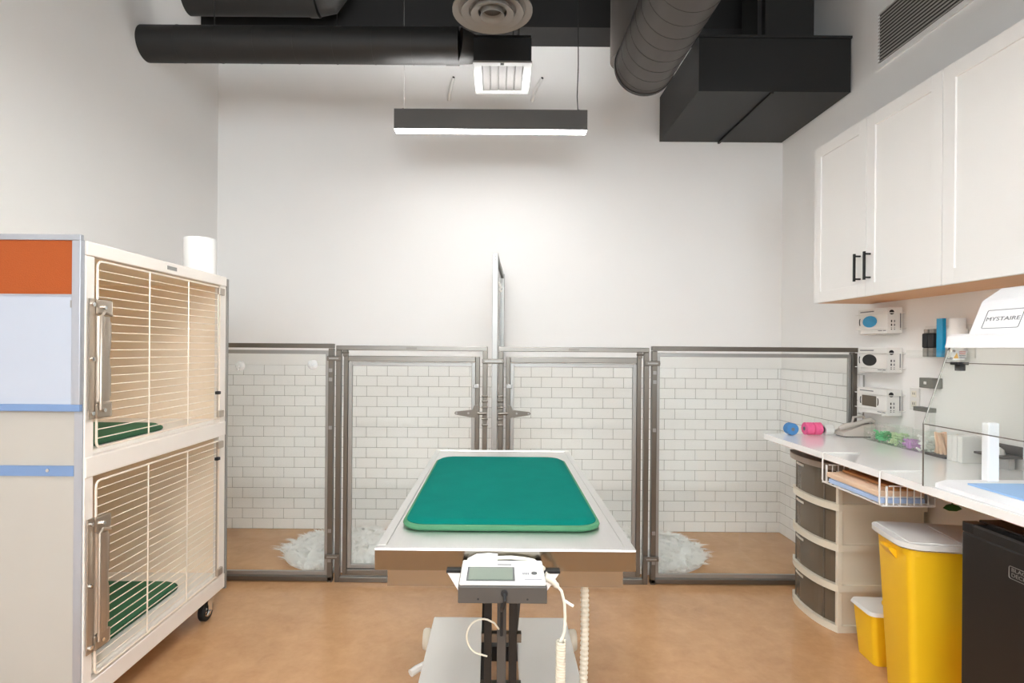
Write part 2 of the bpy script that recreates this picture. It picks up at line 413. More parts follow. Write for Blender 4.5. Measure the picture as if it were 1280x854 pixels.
# ------------------------------------------------------------------ pendant lamps
def pendant(cx, cy, label, group, turn=False, kind='room'):   # lamps out of view are added as fill light, built like the visible one
    t = thing('pendant_lamp', (cx, cy, 2.765), label, 'lamp', group); L_ = .61
    b = B()
    for s in (-1, 1): b.box(cx - L_, cx + L_, cy + s * .036 - .003, cy + s * .036 + .003, 2.775, 2.9)
    for s in (-1, 1): b.box(cx + s * (L_ - .002) - .002, cx + s * (L_ - .002) + .002, cy - .036, cy + .036, 2.775, 2.9)
    b.box(cx - L_, cx + L_, cy - .034, cy + .034, 2.80, 2.85)
    b.build('housing', 'lamp_body', t)
    box('lower_diffuser', kind + '_glow_down', t, cx - L_ + .003, cx + L_ - .003, cy - .033, cy + .033, 2.770, 2.79)
    box('upper_diffuser', kind + '_glow_up', t, cx - L_ + .01, cx + L_ - .01, cy - .032, cy + .032, 2.851, 2.866)
    for s, m, r in ((-1, 'cable_grey', .0012), (1, 'cable_black', .0035)):
        x = cx + s * .555
        box('clip', 'lamp_body', t, x - .006, x + .006, cy - .033, cy + .033, 2.898, 2.905)
        pp = [(x, cy, 2.9), (x - .006 * (s > 0), cy, 3.0), (x, cy, 3.2), (x - .004, cy, 3.6), (x, cy, ZC)]
        B().tube(pp, r, 6).build('suspension_cable', m, t)
    if turn: t.rotation_euler.z = PI / 2
pendant(-.065, 3.6, 'linear pendant lamp hanging in front of the back wall, glowing below', 'linear pendant lamps', kind='lamp')
for py, lab in ((2.15, 'added linear fill lamp hanging over the exam table, out of view'), (.7, 'added linear fill lamp hanging just ahead of the viewpoint, out of view'), (-.75, 'added linear fill lamp hanging behind the viewpoint, out of view'), (-2.2, 'added linear fill lamp hanging nearest the added rear window, out of view')):
    pendant(-.065, py, lab, 'linear pendant lamps')
# small white tubes on the back wall
for x, z, dx, lab in ((-.40, 3.29, .035, 'short white curved tube on the back wall, left of the ceiling grille'), (.236, 3.29, .07, 'short white curved tube on the back wall, right of the ceiling grille')):
    t = thing('wall_tube', (x, YB, z), lab, 'tube', 'white tubes on the back wall')
    P = [(x, YB + .002, z), (x + dx * .12, YB - .02, z + .03), (x + dx * .45, YB - .032, z + .09), (x + dx, YB - .04, z + .15)]
    B().tube(P, .0145, 10).build('tube', 'plastic_white', t, True)
    B().cyl(P[-1], Vector(P[-1]) + Vector((dx * .1, -.001, .012)), .009, 10).build('tip', 'print_black', t)

# wall return vent, right
t = thing('wall_vent', (XR, 2.7, 3.0), 'white framed louvred vent high on the right wall', 'vent')
y0, y1, z0, z1 = 2.1, 3.225, 3.03, 3.318
fr = B()
for a in ((y0 - .03, y1 + .03, z0 - .03, z0), (y0 - .03, y1 + .03, z1, z1 + .03), (y0 - .03, y0, z0, z1), (y1, y1 + .03, z0, z1)): fr.box(XR - .012, XR, *a)
fr.build('frame', 'wall_paint', t)
box('backing', 'diffuser_dark', t, XR - .003, XR, y0, y1, z0, z1)
for k in range(15):
    z = z0 + .004 + k * .0192
    B().prism([(XR - .012, z), (XR - .003, z + .013), (XR - .003, z + .017), (XR - .013, z + .006)], y0, y1, 'Y').build('slat', 'vent_grey', t)

# ------------------------------------------------------------------ kennel front: fixed panels, gates, divider
D_ = .036
def bar(name, m, parent, x0, x1, z0, z1, y0=None, y1=None, bev=.003):
    return box(name, m, parent, x0, x1, G if y0 is None else y0, (G + D_) if y1 is None else y1, z0, z1, bev=bev)
def fixed(name, x0, x1, label, posts, grp, cups, cut=None):
    t = thing(name, ((x0 + x1) / 2, G, 0), label, 'glass panel', grp)
    bar('top_rail', 'steel_dark', t, x0, x1, 1.385, 1.412); bar('bottom_rail', 'steel_dark', t, x0, x1, .006, .032)
    for a in posts:
        bar('post', 'steel_dark', t, a, a + .03, 0, 1.384)
    ix0, ix1 = posts[0] + .03, posts[1]
    for a in ((ix0, ix0 + .018, .04, 1.372), (ix1 - .018, ix1, .04, 1.372)): bar('glazing_bead', 'alu_light', t, *a, y0=G + .008, y1=G + .026, bev=.002)
    for a in ((ix0 + .018, ix1 - .018, 1.35, 1.372), (ix0 + .018, ix1 - .018, .04, .062)): bar('glazing_bead', 'alu_light', t, *a, y0=G + .008, y1=G + .026, bev=.002)
    bar('pane', 'clear', t, ix0 + .017, ix1 - .017, .06, 1.352, y0=G + .015, y1=G + .019, bev=0)
    for pi, a in enumerate(posts):
        if a < -1.9 or a > 2: continue
        xc = a + .015
        for z in (1.255, 1.20, .915, .305, .13): box('clip', 'alu_light', t, xc - .01, xc + .01, G - .005, G, z - .011, z + .011, bev=.002)
        B().cyl((xc, G + .018, -.0), (xc, G + .018, .012), .012, 12).build('foot', 'steel_dark', t)
    return t
def hookcup(x, y, z, lab):
    t = thing('suction_cup', (x, y, z), lab, 'suction cup', 'suction cup hooks')
    B().lathe([(.001, -.012), (.012, -.012), (.02, -.006), (.03, 0), (.001, 0)], (x, y, z), 20, 'Y').build('cup', 'cup', t, True)
    B().tube([(x, y - .012, z), (x, y - .022, z - .004), (x, y - .024, z - .02), (x, y - .034, z - .022)], .004, 6).build('hook', 'cup', t)
fixed('glass_panel', -2.15, -.98, 'fixed glass kennel panel behind the wire cage, with steel frame', (-2.15, -1.01), 'fixed kennel panels', None)
fixed('glass_panel', .906, 2.15, 'fixed glass kennel panel meeting the counter and right wall, with steel frame', (.906, 2.09), 'fixed kennel panels', None)
hookcup(-1.537, G + .014, 1.274, 'clear suction cup hook on the left glass panel, nearer the wire cage')
hookcup(-1.108, G + .014, 1.287, 'clear suction cup hook on the left glass panel, nearer the gate')
def gate(x0, x1, s, label):
    # x0..x1 outer frame; s = -1 hinges on the right edge, +1 hinges on the left edge
    t = thing('kennel_gate', ((x0 + x1) / 2, G, 0), label, 'gate', 'kennel gates')
    f = .029
    bar('frame_rail', 'steel', t, x0, x1, 1.374, 1.402); bar('frame_rail', 'steel', t, x0 + f, x1 - f, 0, .032)
    bar('frame_post', 'steel_dark', t, x0, x0 + f, 0, 1.374); bar('frame_post', 'steel_dark', t, x1 - f, x1, 0, 1.374)
    a, b = x0 + f + .017, x1 - f - .017
    lf = bar('leaf_stile', 'steel_dark', t, a, a + .026, .045, 1.342); bar('leaf_stile', 'steel_dark', t, b - .026, b, .045, 1.342)
    bar('leaf_rail', 'steel', t, a + .026, b - .026, 1.308, 1.342); bar('leaf_rail', 'steel', t, a + .026, b - .026, .045, .078)
    i, j = a + .026, b - .026
    for q in ((i, i + .023, .082, 1.304), (j - .023, j, .082, 1.304), (i + .023, j - .023, 1.282, 1.304), (i + .023, j - .023, .082, .104)): bar('glazing_bead', 'alu_light', t, *q, y0=G + .008, y1=G + .028, bev=.002)
    bar('pane', 'clear', t, i + .022, j - .022, .102, 1.284, y0=G + .016, y1=G + .02, bev=0)
    hx = b - .02 if s < 0 else a + .02
    z = 1.008
    pl = [(hx + .045 * -s, z + .034), (hx + .02 * -s, z + .03), (hx + .01 * s, z + .03), (hx + .02 * s, z + .016), (hx + .115 * s, z + .01), (hx + .12 * s, z), (hx + .115 * s, z - .01), (hx + .02 * s, z - .02), (hx - .01 * s, z - .03), (hx - .045 * s, z - .03)]
    pl = [(hx - .012 * s, z + .05), (hx + .012 * s, z + .045), (hx + .022 * s, z + .02), (hx + .122 * s, z + .009), (hx + .128 * s, z), (hx + .122 * s, z - .009), (hx + .03 * s, z - .024), (hx - .012 * s, z - .028)]
    h = B().prism(pl, G - .008, G, 'Y').build('hinge', 'steel_dark', t)
    for q in (.045, .115): B().cyl((hx + q * s, G - .011, z), (hx + q * s, G - .007, z), .006, 10).build('bolt', 'alu_light', h)
    B().cyl((hx - .062 * s, G - .012, z), (hx - .01 * s, G - .012, z), .009, 10).build('hinge_arm', 'steel_dark', t, True)
    kx = (x1 - f / 2) if s < 0 else (x0 + f / 2)
    for dz in (-.07, -.035, .035, .07, .1): B().cyl((kx + .018 * s, G - .002, z + dz), (kx - .018 * s, G - .002, z + dz), .006, 8).build('bolt', 'steel_dark', t)
    box('keeper', 'alu_light', t, hx - .018, hx + .018, G - .006, G, 1.155, 1.18, bev=.003)
    ox = a + .01 if s < 0 else b - .01
    box('pivot_clip', 'steel_dark', t, ox - .014, ox + .014, G - .006, G + .02, 1.338, 1.378, bev=.003)
    B().cyl((ox - .02, G - .002, 1.36), (ox + .02, G - .002, 1.36), .006, 8).build('pivot_pin', 'steel_dark', t)
    xm = (x0 + x1) / 2
    box('name_plate', 'steel_dark', t, xm - .032, xm + .032, G - .002, G, 1.382, 1.394)
    return t
gate(-.965, -.068, -1, 'left kennel gate with glass pane and steel frame')
gate(-.005, .889, 1, 'right kennel gate with glass pane and steel frame')
def clamp(x0, x1, z, lab):
    t = thing('clamp', ((x0 + x1) / 2, G, z), lab, 'clamp', 'steel clamps joining the kennel frames')
    box('bar', 'steel_dark', t, x0, x1, G - .014, G - .006, z - .014, z + .014, bev=.003)
    box('strip', 'alu_light', t, x0 + .006, x1 - .006, G - .017, G - .014, z - .004, z + .004)
    for x in (x0 + .008, x1 - .008):
        B().cyl((x, G - .02, z), (x, G - .0, z), .007, 8).build('bolt', 'steel_dark', t)
clamp(-1.015, -.93, 1.325, 'upper steel clamp joining the left glass panel to its gate')
clamp(-1.02, -.93, .155, 'lower steel clamp joining the left glass panel to its gate')
clamp(.86, .95, 1.31, 'upper steel clamp joining the right glass panel to its gate')
clamp(.86, .95, .155, 'lower steel clamp joining the right glass panel to its gate')
clamp(-.1, .03, 1.316, 'wide steel clamp joining the two gates at the centre')
# divider running from the gates to the back wall
t = thing('kennel_divider', (0, 3.8, 0), 'tall glass divider with silver posts standing edge-on between the kennels', 'divider')
def skew(b):                                  # the divider leans a little off the room's axis
    for v in b.bm.verts: v.co.x += -.024 + (v.co.y - G) * .0443
    return b
skew(B().box(-.019, .014, G, G + .036, 0, 1.956, bev=.002)).build('post', 'alu_light', t)
skew(B().box(-.014, .018, YB - .05, YB - .013, 0, 1.956, bev=.002)).build('post', 'alu_light', t)
skew(B().box(-.012, .012, G + .036, YB - .05, 1.925, 1.956)).build('top_rail', 'steel_dark', t)
skew(B().box(-.012, .012, G + .036, YB - .05, .01, .045)).build('bottom_rail', 'steel_dark', t)
skew(B().box(-.003, .003, G + .036, YB - .05, .045, 1.925)).build('pane', 'clear', t)
for z in (1.936, 1.915): skew(B().cyl((0, G - .003, z), (0, G, z), .004, 8)).build('bolt', 'steel_dark', t)
skew(B().tube([(.004, 3.5, 1.80), (.02, 3.5, 1.79), (.026, 3.5, 1.77), (.014, 3.5, 1.755), (.03, 3.5, 1.745)], .008, 8)).build('tie', 'plastic_white', t, True)

# ------------------------------------------------------------------ rugs
def rug(cx, cy, R, lab, seed):
    rnd = random.Random(seed)
    t = thing('round_rug', (cx, cy, 0), lab, 'rug', 'round white rugs')
    b = B(); n_r, n_a = 16, 56; rings = []
    for q in range(n_r + 1):
        r = R * .95 * q / n_r; ring = []
        for k in range(n_a if q else 1):
            a = 2 * PI * k / n_a; hgt = (.034 + rnd.uniform(-.008, .008)) * (1 - max(0, q / n_r - .8) * 3)
            ring.append(b.bm.verts.new((cx + r * math.cos(a), cy + r * math.sin(a), hgt)))
        rings.append(ring)
    for k in range(n_a): b.bm.faces.new((rings[0][0], rings[1][k], rings[1][(k + 1) % n_a]))
    for A, C in zip(rings[1:], rings[2:]):
        for k in range(n_a): b.bm.faces.new((A[k], C[k], C[(k + 1) % n_a], A[(k + 1) % n_a]))
    low = [b.bm.verts.new((v.co.x, v.co.y, 0)) for v in rings[-1]]
    for k in range(n_a): b.bm.faces.new((rings[-1][k], low[k], low[(k + 1) % n_a], rings[-1][(k + 1) % n_a]))
    b.bm.faces.new(low[::-1]); b.build('backing', 'fur_base', t, True)
    V = []; F = []
    for i in range(26000):
        r = R * .96 * math.sqrt(rnd.random()); a = rnd.random() * 2 * PI
        x, y = cx + r * math.cos(a), cy + r * math.sin(a)
        # tufts: blades in a cell lean the same way
        ci, cj = int(x / .028 + 500), int(y / .028 + 500); h = random.Random(ci * 7919 + cj * 104729 + seed)
        da = h.random() * 2 * PI; lean = .6 + h.random() * .7
        out = max(0, (r / R - .72)) * 1.5
        dx = math.cos(da) * lean + math.cos(a) * out + rnd.uniform(-.25, .25); dy = math.sin(da) * lean + math.sin(a) * out + rnd.uniform(-.25, .25)
        ln = .046 * (.6 + .6 * h.random()) + rnd.uniform(0, .012)
        up = 1 - min(.75, out * .75)
        wd = .0011 + rnd.random() * .001; pa = math.atan2(dx, -dy); px, py = math.cos(pa) * wd, math.sin(pa) * wd
        z0 = .022 * (1 - max(0, r / R - .75) * 2.4)
        n = len(V)
        m1 = (x + dx * ln * .35, y + dy * ln * .35, z0 + ln * .6 * up); tp = (x + dx * ln, y + dy * ln, z0 + ln * .95 * up - ln * .1 * lean)
        if tp[1] > YB - .015 or m1[1] > YB - .015: continue
        V += [(x - px - cx, y - py - cy, z0), (x + px - cx, y + py - cy, z0), (m1[0] + px * .8 - cx, m1[1] + py * .8 - cy, m1[2]), (m1[0] - px * .8 - cx, m1[1] - py * .8 - cy, m1[2]), (tp[0] - cx, tp[1] - cy, max(.003, tp[2]))]
        F += [(n, n + 1, n + 2, n + 3), (n + 3, n + 2, n + 4)]
    me = bpy.data.meshes.new('pile'); me.from_pydata(V, [], F); me.materials.append(M['fur'])
    o = link('pile', me, (cx, cy, 0), t); o['kind'] = 'stuff'
rug(-1.04, 3.87, .41, 'round white shaggy rug on the floor of the left kennel', 11)
rug(1.0, 3.87, .41, 'round white shaggy rug on the floor of the right kennel', 23)

# ------------------------------------------------------------------ two-tier cage on the left
CX0, CX1, CY0, CY1, CZ0, CZ1 = -2.15, -1.44, 1.965, 2.975, .125, 1.755
t = cage = thing('animal_cage', ((CX0 + CX1) / 2, (CY0 + CY1) / 2, 0), 'white two-tier animal cage on casters with wire doors', 'cage')
box('side_panel', 'cage_side', t, CX0, CX1 - .03, CY0, CY0 + .018, CZ0, CZ1 - .03)
box('side_panel', 'cage_inside', t, CX0, CX1 - .03, CY1 - .018, CY1, CZ0, CZ1 - .03)
box('back_panel', 'cage_inside', t, CX0, CX0 + .018, CY0 + .018, CY1 - .018, CZ0, CZ1 - .03)
box('top_panel', 'cage_inside', t, CX0, CX1 - .03, CY0, CY1, CZ1 - .05, CZ1 - .03)
box('liner', 'cage_inside', t, CX0 + .018, CX1 - .03, CY0 + .018, CY0 + .024, CZ0 + .03, CZ1 - .05)
for z in (.195, 1.0): box('shelf', 'cage_floor', t, CX0 + .018, CX1 - .03, CY0 + .024, CY1 - .018, z - .04, z + .012, bev=.006)
box('front_post', 'cage_white', t, CX1 - .03, CX1, CY0, CY0 + .044, CZ0, CZ1 - .05, bev=.003)
box('front_post', 'cage_white', t, CX1 - .03, CX1, CY1 - .06, CY1, CZ0, CZ1 - .05, bev=.003)
box('outer_post', 'alu_light', t, CX1 - .02, CX1 + .006, CY1, CY1 + .016, CZ0 - .01, CZ1 - .01)
box('front_rail', 'cage_white', t, CX1 - .03, CX1 + .004, CY0, CY1, CZ1 - .05, CZ1, bev=.004)
box('front_rail', 'cage_white', t, CX1 - .03, CX1 + .004, CY0 + .002, CY1 - .002, .925, .998, bev=.004)
box('front_rail', 'cage_white', t, CX1 - .03, CX1 + .004, CY0, CY1, CZ0, .198, bev=.004)
box('name_plate', 'alu_light', t, CX1 + .004, CX1 + .0055, 2.44, 2.51, 1.722, 1.738)
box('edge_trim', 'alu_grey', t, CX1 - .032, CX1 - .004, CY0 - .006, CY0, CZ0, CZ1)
box('cross_bar', 'alu_blue_reflection', t, CX0, CX1 - .032, CY0 - .008, CY0, .936, .971)
B().cyl((-1.56, CY0 - .012, .956), (-1.56, CY0 - .008, .956), .006, 10).build('screw', 'chrome', t)
for x in (CX0 + .08, CX1 - .04):
    for y in (CY0 + .08, CY1 - .11):
        k = B()
        c = B().lathe([(.012, -.016), (.046, -.016), (.051, -.01), (.051, .01), (.046, .016), (.012, .016)], (x, y, .051), 28, 'X').build('caster_wheel', 'rubber', t, True)
        B().lathe([(.002, -.02), (.026, -.02), (.03, -.0165), (.002, -.0165)], (x, y, .051), 20, 'X').build('hub', 'chrome', c, True)
        B().lathe([(.002, .02), (.026, .02), (.03, .0165), (.002, .0165)], (x, y, .051), 20, 'X').build('hub', 'chrome', c, True)
        f = B()
        f.box(x - .026, x - .022, y - .02, y + .02, .045, .118); f.box(x + .022, x + .026, y - .02, y + .02, .045, .118); f.box(x - .03, x + .03, y - .03, y + .03, .112, .126)
        f.tube([(x + .024, y, .051), (x + .03, y - .03, .058), (x + .034, y - .055, .05)], .006, 6)
        f.build('caster_fork', 'chrome', t)
wire_h = B().cyl((0, -.44, 0), (0, .44, 0), .0021, 8).mesh('wire', 'wire', True, 'mid')[0]
def cage_door(z0, z1, n, lz0, lz1, nub):
    y0, y1, x = 2.018, 2.902, CX1 + .003
    P = [(x, p[0], p[1]) for p in rrect(y0, y1, z0, z1, .02, 4)]; P.append(P[0]); P.append(P[1])
    d = B().tube(P, .0043, 8).build('door', 'wire', cage, True)
    for k in range(n): link('wire', wire_h, (x - .004, (y0 + y1) / 2, z0 + (k + 1) * (z1 - z0) / (n + 1)), d)
    for y in (2.315, 2.605): B().cyl((x + .003, y, z0), (x + .003, y, z1), .0031, 8).build('wire', 'wire', d, True)
    # hinge rod at the far edge
    B().cyl((x, y1 - .018, z0), (x, y1 - .018, z1), .004, 8).build('hinge_rod', 'steel_warm', d, True)
    for z in (z0 + .02, z1 - .02):
        box('hinge', 'steel_warm', d, x - .002, x + .012, y1 - .022, y1 + .03, z - .018, z + .018, bev=.003)
    box('stop', 'print_black', d, x, x + .02, y1 - .045, y1 - .02, nub - .008, nub + .008, bev=.003)
    # latch: plate on the post, rolled pull handle, two brackets
    box('latch_plate', 'steel_warm', d, x + .001, x + .006, 1.972, 2.005, lz0, lz1)
    pr = []
    for k in range(9):
        a = PI * k / 8; pr.append((x + .006 + .022 * math.sin(a), 2.035 - .027 * math.cos(a)))
    B().prism(pr, lz0 + .06, lz1 - .06, 'Z').build('latch_handle', 'steel_warm', d, True)
    zm = (lz0 + lz1) / 2
    fl = [(2.05, lz0 + .07), (2.078, lz0 + .075), (2.078, zm - .04), (2.066, zm), (2.078, zm + .05), (2.078, lz1 - .08), (2.05, lz1 - .07)]
    B().prism(fl, x + .006, x + .01, 'X').build('latch_flange', 'steel_warm', d)
    B().tube([(x + .02, 2.012, lz0 + .03), (x + .02, 2.012, lz1 - .06), (x + .026, 2.02, lz1 - .045), (x + .03, 2.05, lz1 - .055)], .006, 8).build('latch_rod', 'steel_warm', d, True)
    for z in (lz0, lz1 - .055):
        box('latch_bracket', 'steel_warm', d, x + .008, x + .014, 2.0, 2.078, z, z + .055, bev=.006)
    for z in (lz0 + .02, zm, lz1 - .02):
        B().cyl((x + .006, 1.988, z), (x + .012, 1.988, z), .008, 8).build('bolt', 'chrome', d)
    for z in (lz0 + .028, lz1 - .028):
        B().cyl((x + .014, 2.03, z), (x + .024, 2.03, z), .007, 10).build('bolt', 'chrome', d)
    return d
cage_door(1.025, 1.692, 20, 1.13, 1.555, 1.155)
cage_door(.212, .905, 21, .305, .78, .82)

def cushion(name, label, x0, x1, y0, y1, z, th, m, me, rz=0, cat='mat', grp=None, r=.06, inset=0.0):
    t = thing(name, ((x0 + x1) / 2, (y0 + y1) / 2, z), label, cat, grp)
    b = B(); P = rrect(x0, x1, y0, y1, r, 7); cx, cy = (x0 + x1) / 2, (y0 + y1) / 2
    def sc(k): return [(cx + (p[0] - cx) * (1 - k / (x1 - x0) * 2), cy + (p[1] - cy) * (1 - k / (y1 - y0) * 2)) for p in P]
    lv = [(.004, 0), (0, th * .25), (0, th * .7), (.012, th * .98), (.03, th), (.12, th * 1.04)]
    rings = [[b.bm.verts.new((q[0], q[1], z + h)) for q in sc(k)] for k, h in lv]
    n = len(P)
    for A, C in zip(rings, rings[1:]):
        for i in range(n): b.bm.faces.new((A[i], A[(i + 1) % n], C[(i + 1) % n], C[i]))
    b.bm.faces.new(rings[0][::-1]); b.bm.faces.new(rings[-1])
    b.build('pad', m, t, True)
    b = B(); Q = sc(-.002); pts = [(q[0], q[1], z + th * .33) for q in Q]; pts += pts[:2]
    b.tube(pts, th * .32, 8).build('piping', me, t, True)
    if rz: t.rotation_euler.z = rz
    return t
cushion('cage_mat', 'dark green padded mat on the floor of the upper cage', -2.08, -1.52, 2.03, 2.58, 1.0125, .03, 'mat_green', 'mat_green_edge', grp='green mats in the cage')
cushion('cage_mat', 'dark green padded mat on the floor of the lower cage', -2.08, -1.56, 2.13, 2.78, .2075, .03, 'mat_green', 'mat_green_edge', grp='green mats in the cage')

t = thing('notice_board', (-1.78, 1.95, 1.16), 'framed board with orange cork above and white writing surface below', 'notice board')
BX0, BX1, BY = -2.12, -1.441, CY0 - .0085
for nm, m, a in (('frame_bar', 'alu_grey', (BX0, BX1, 1.752, 1.772)), ('frame_bar', 'alu_grey', (BX1 - .03, BX1, 1.186, 1.752)), ('frame_bar', 'alu_grey', (BX0, BX0 + .03, 1.186, 1.752)), ('frame_bar', 'alu_blue_reflection', (BX0, BX1, 1.162, 1.186))):
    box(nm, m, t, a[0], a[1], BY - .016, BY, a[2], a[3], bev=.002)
box('cork_panel', 'cork', t, BX0 + .03, BX1 - .03, BY - .008, BY, 1.566, 1.752)
box('divider_bar', 'alu_grey', t, BX0 + .03, BX1 - .03, BY - .012, BY, 1.56, 1.566)
box('white_panel', 'whiteboard', t, BX0 + .03, BX1 - .03, BY - .008, BY, 1.186, 1.56)
box('clip', 'alu_light', t, BX1 - .036, BX1 - .03, BY - .014, BY - .008, 1.52, 1.545)

t = thing('paper_roll', (-1.53, 2.88, 1.755 - .03), 'white paper towel roll standing on top of the cage', 'paper roll')
B().lathe([(.022, 1.7255), (.072, 1.7255), (.0735, 1.728), (.0735, 1.936), (.072, 1.939), (.022, 1.939), (.022, 1.7255)], (-1.53, 2.88, 0), 40).build('paper', 'paper_white', t, True)
B().lathe([(.02, 1.7255), (.0225, 1.7255), (.0225, 1.9395), (.02, 1.9395), (.02, 1.7255)], (-1.53, 2.88, 0), 24).build('core', 'envelope', t, True)

# ------------------------------------------------------------------ exam table
TX0, TX1, TY0, TY1, TZ = -.275, .31, 1.262, 2.5, .944
t = table = thing('exam_table', (.017, 1.85, 0), 'stainless steel lift exam table with white base and scale display', 'table')
b = B()
b.box(TX0, TX1, TY0, TY1, .893, TZ - .004, bev=.002)
b.build('tabletop', 'steel_table', t)
b = B()                                      # raised rim around the slightly sunken top
for a in ((TX0, TX1, TY0, TY0 + .022), (TX0, TX1, TY1 - .022, TY1), (TX0, TX0 + .022, TY0 + .022, TY1 - .022), (TX1 - .022, TX1, TY0 + .022, TY1 - .022)): b.box(*a, TZ - .005, TZ - .002, bev=.001, seg=1)
b.build('rim', 'steel_table', t)
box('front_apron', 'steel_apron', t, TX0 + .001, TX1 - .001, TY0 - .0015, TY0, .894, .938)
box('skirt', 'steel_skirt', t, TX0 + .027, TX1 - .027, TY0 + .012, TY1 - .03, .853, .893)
b = B()                                      # scissor arms under the top
for s in (-1, 1):
    for (ya, za, yb, zb) in ((1.5, .85, 2.2, .22), (2.2, .85, 1.5, .22)):
        o = .008 if ya < 2 else -.008
        x = .0115 + s * .046 + o
        pa, pb = Vector((x, ya, za)), Vector((x, yb, zb)); n = (pb - pa).normalized().cross(Vector((1, 0, 0))) * .022
        b.prism([((pa + n).y, (pa + n).z), ((pb + n).y, (pb + n).z), ((pb - n).y, (pb - n).z), ((pa - n).y, (pa - n).z)], x - .006, x + .006, 'X')
b.build('scissor_arms', 'frame_black', t)
box('base_cover', 'base_white', t, -.268, -.053, 1.42, 2.4, .225, .25, bev=.006)
box('base_cover', 'base_white', t, .078, .292, 1.42, 2.4, .225, .25, bev=.006)
for x in (-.255, .245): box('base_beam', 'base_white', t, x, x + .035, 1.36, 2.39, .09, .225, bev=.004)
for y in (1.38, 2.33): box('cross_beam', 'frame_black', t, -.25, .275, y, y + .05, .1, .16)
for x in (-.287, .311):
    for y in (1.5, 2.33):
        B().lathe([(.002, -.016), (.036, -.016), (.042, -.008), (.042, .008), (.036, .016), (.002, .016)], (x, y, .19), 20, 'X').build('side_wheel', 'plastic_ivory', t, True)
for x in (-.235, .262):
    for y in (1.42, 2.3): B().cyl((x, y, 0), (x, y, .1), .02, 12).build('foot', 'rubber', t)
B().tube([(-.27, 2.14, .19), (-.3, 2.12, .185), (-.32, 2.1, .18)], .014, 8).build('pedal', 'plastic_white', t, True)
for x0, x1, m in ((-.029, -.012, 'frame_black'), (0, .021, 'plastic_grey'), (.027, .045, 'frame_black')):
    y = 1.276 if m == 'frame_black' else 1.29
    box('mast_bar', m, t, x0, x1, y, y + .02, .1, .853, bev=.001)
for z in (.715, .60): box('mast_cross_bar', 'steel_dark', t, -.036, .056, 1.297, 1.313, z, z + .02)
box('mast_foot', 'frame_black', t, -.25, .275, 1.27, 1.33, .0, .1)
b = B()                                       # tapering bracket behind the display
b.prism([(-.112, .895), (.138, .895), (.1, .84), (-.078, .84)], 1.25, 1.256, 'Y'); b.build('display_bracket', 'hood_white', t)
box('bracket_lip', 'print_black', t, -.113, .139, 1.249, 1.262, .893, .898)
dsp = box('display_body', 'plastic_grey', t, -.078, .099, 1.12, 1.245, .884, .918, bev=.002)
box('display_face', 'plastic_white', dsp, -.076, .0975, 1.122, 1.243, .918, .925, bev=.003)
box('screen_frame', 'lcd_frame', dsp, -.0625, .0355, 1.130, 1.201, .9245, .9258)
box('screen', 'lcd', dsp, -.0585, .0315, 1.134, 1.197, .9256, .9264)
B().cyl((.076, 1.168, .9245), (.076, 1.168, .9275), .0058, 16).build('button', 'lcd_frame', dsp)
for k in range(4): box('print_mark', 'print_grey', dsp, .052 + k * .0035, .0545 + k * .0035, 1.163, 1.173, .9246, .9251)
box('print_mark', 'print_grey', dsp, .055, .09, 1.138, 1.141, .9246, .9251)
box('print_mark', 'print_grey', dsp, -.0, .03, 1.213, 1.219, .9246, .9251)
for x in (-.038, .06): B().cyl((x, 1.1195, .893), (x, 1.121, .893), .0022, 8).build('screw', 'print_black', dsp)
B().cyl((.014, 1.117, .905), (.014, 1.121, .905), .007, 12).build('socket', 'print_black', dsp)
B().tube([(.014, 1.118, .904), (.016, 1.108, .895), (.012, 1.112, .88), (.008, 1.13, .866), (.01, 1.2, .845), (.01, 1.27, .82), (.01, 1.28, .74)], .0035, 8).build('power_lead', 'print_black', t, True)

# hand controller, lying behind the display, with coiled lead
t = thing('hand_controller', (0, 1.25, .9), 'white hand controller with coiled cord behind the scale display', 'controller')
P = [(-.066, 1.25, .905), (-.06, 1.252, .918), (-.045, 1.252, .925), (-.02, 1.252, .927), (0, 1.252, .926)]
B().tube(P, .01, 10, radii=[.006, .009, .01, .01, .009]).build('handle', 'plastic_white', t, True)
P = [(0, 1.252, .926), (.03, 1.25, .928), (.06, 1.25, .925), (.08, 1.25, .921), (.1, 1.215, .917)]
B().tube(P, .0045, 8).build('lead', 'plastic_offwhite', t, True)
cone = B(); P = [(.099 + .003 * k, 1.18, .915 - .0012 * k - .00013 * k * k) for k in range(10)]
cone.tube(P, .009, 12, radii=[.0105 - .0005 * k - (.0012 if k % 2 else 0) for k in range(10)]).build('strain_relief', 'plastic_offwhite', t, True)
P = [(.124, 1.18, .896), (.134, 1.18, .885), (.1405, 1.18, .86), (.142, 1.18, .83), (.141, 1.18, .8), (.136, 1.18, .786), (.133, 1.18, .779)]
B().tube(P, .0032, 8).build('lead', 'plastic_offwhite', t, True)
P = [(.1335 + .0085 * math.cos(a), 1.18 + .0085 * math.sin(a), .781 - a / (2 * PI) * .0056) for a in [2 * PI * i / 14 for i in range(14 * 70)]]
B().tube(P, .0026, 6).build('coiled_cord', 'plastic_ivory', t, True)
B().tube([(.141, 1.176, .866), (.152, 1.172, .86), (.158, 1.172, .857)], .003, 6).build('tie', 'plastic_white', t)
t = thing('ribbed_hose', (.229, 1.5, .25), 'beige ribbed hose hanging from the table down to its base', 'hose')
n = 190; P = [(.229 + .004 * math.sin(i / n * 5), 1.5, .853 - i * (.603 / (n - 1))) for i in range(n)]
B().tube(P, .011, 12, radii=[.0115 if i % 4 < 2 else .0093 for i in range(n)]).build('hose', 'plastic_ivory', t)
t = thing('looped_cable', (-.05, 1.27, .7), 'thin beige cable looping out beside the table mast', 'cable')
P = []
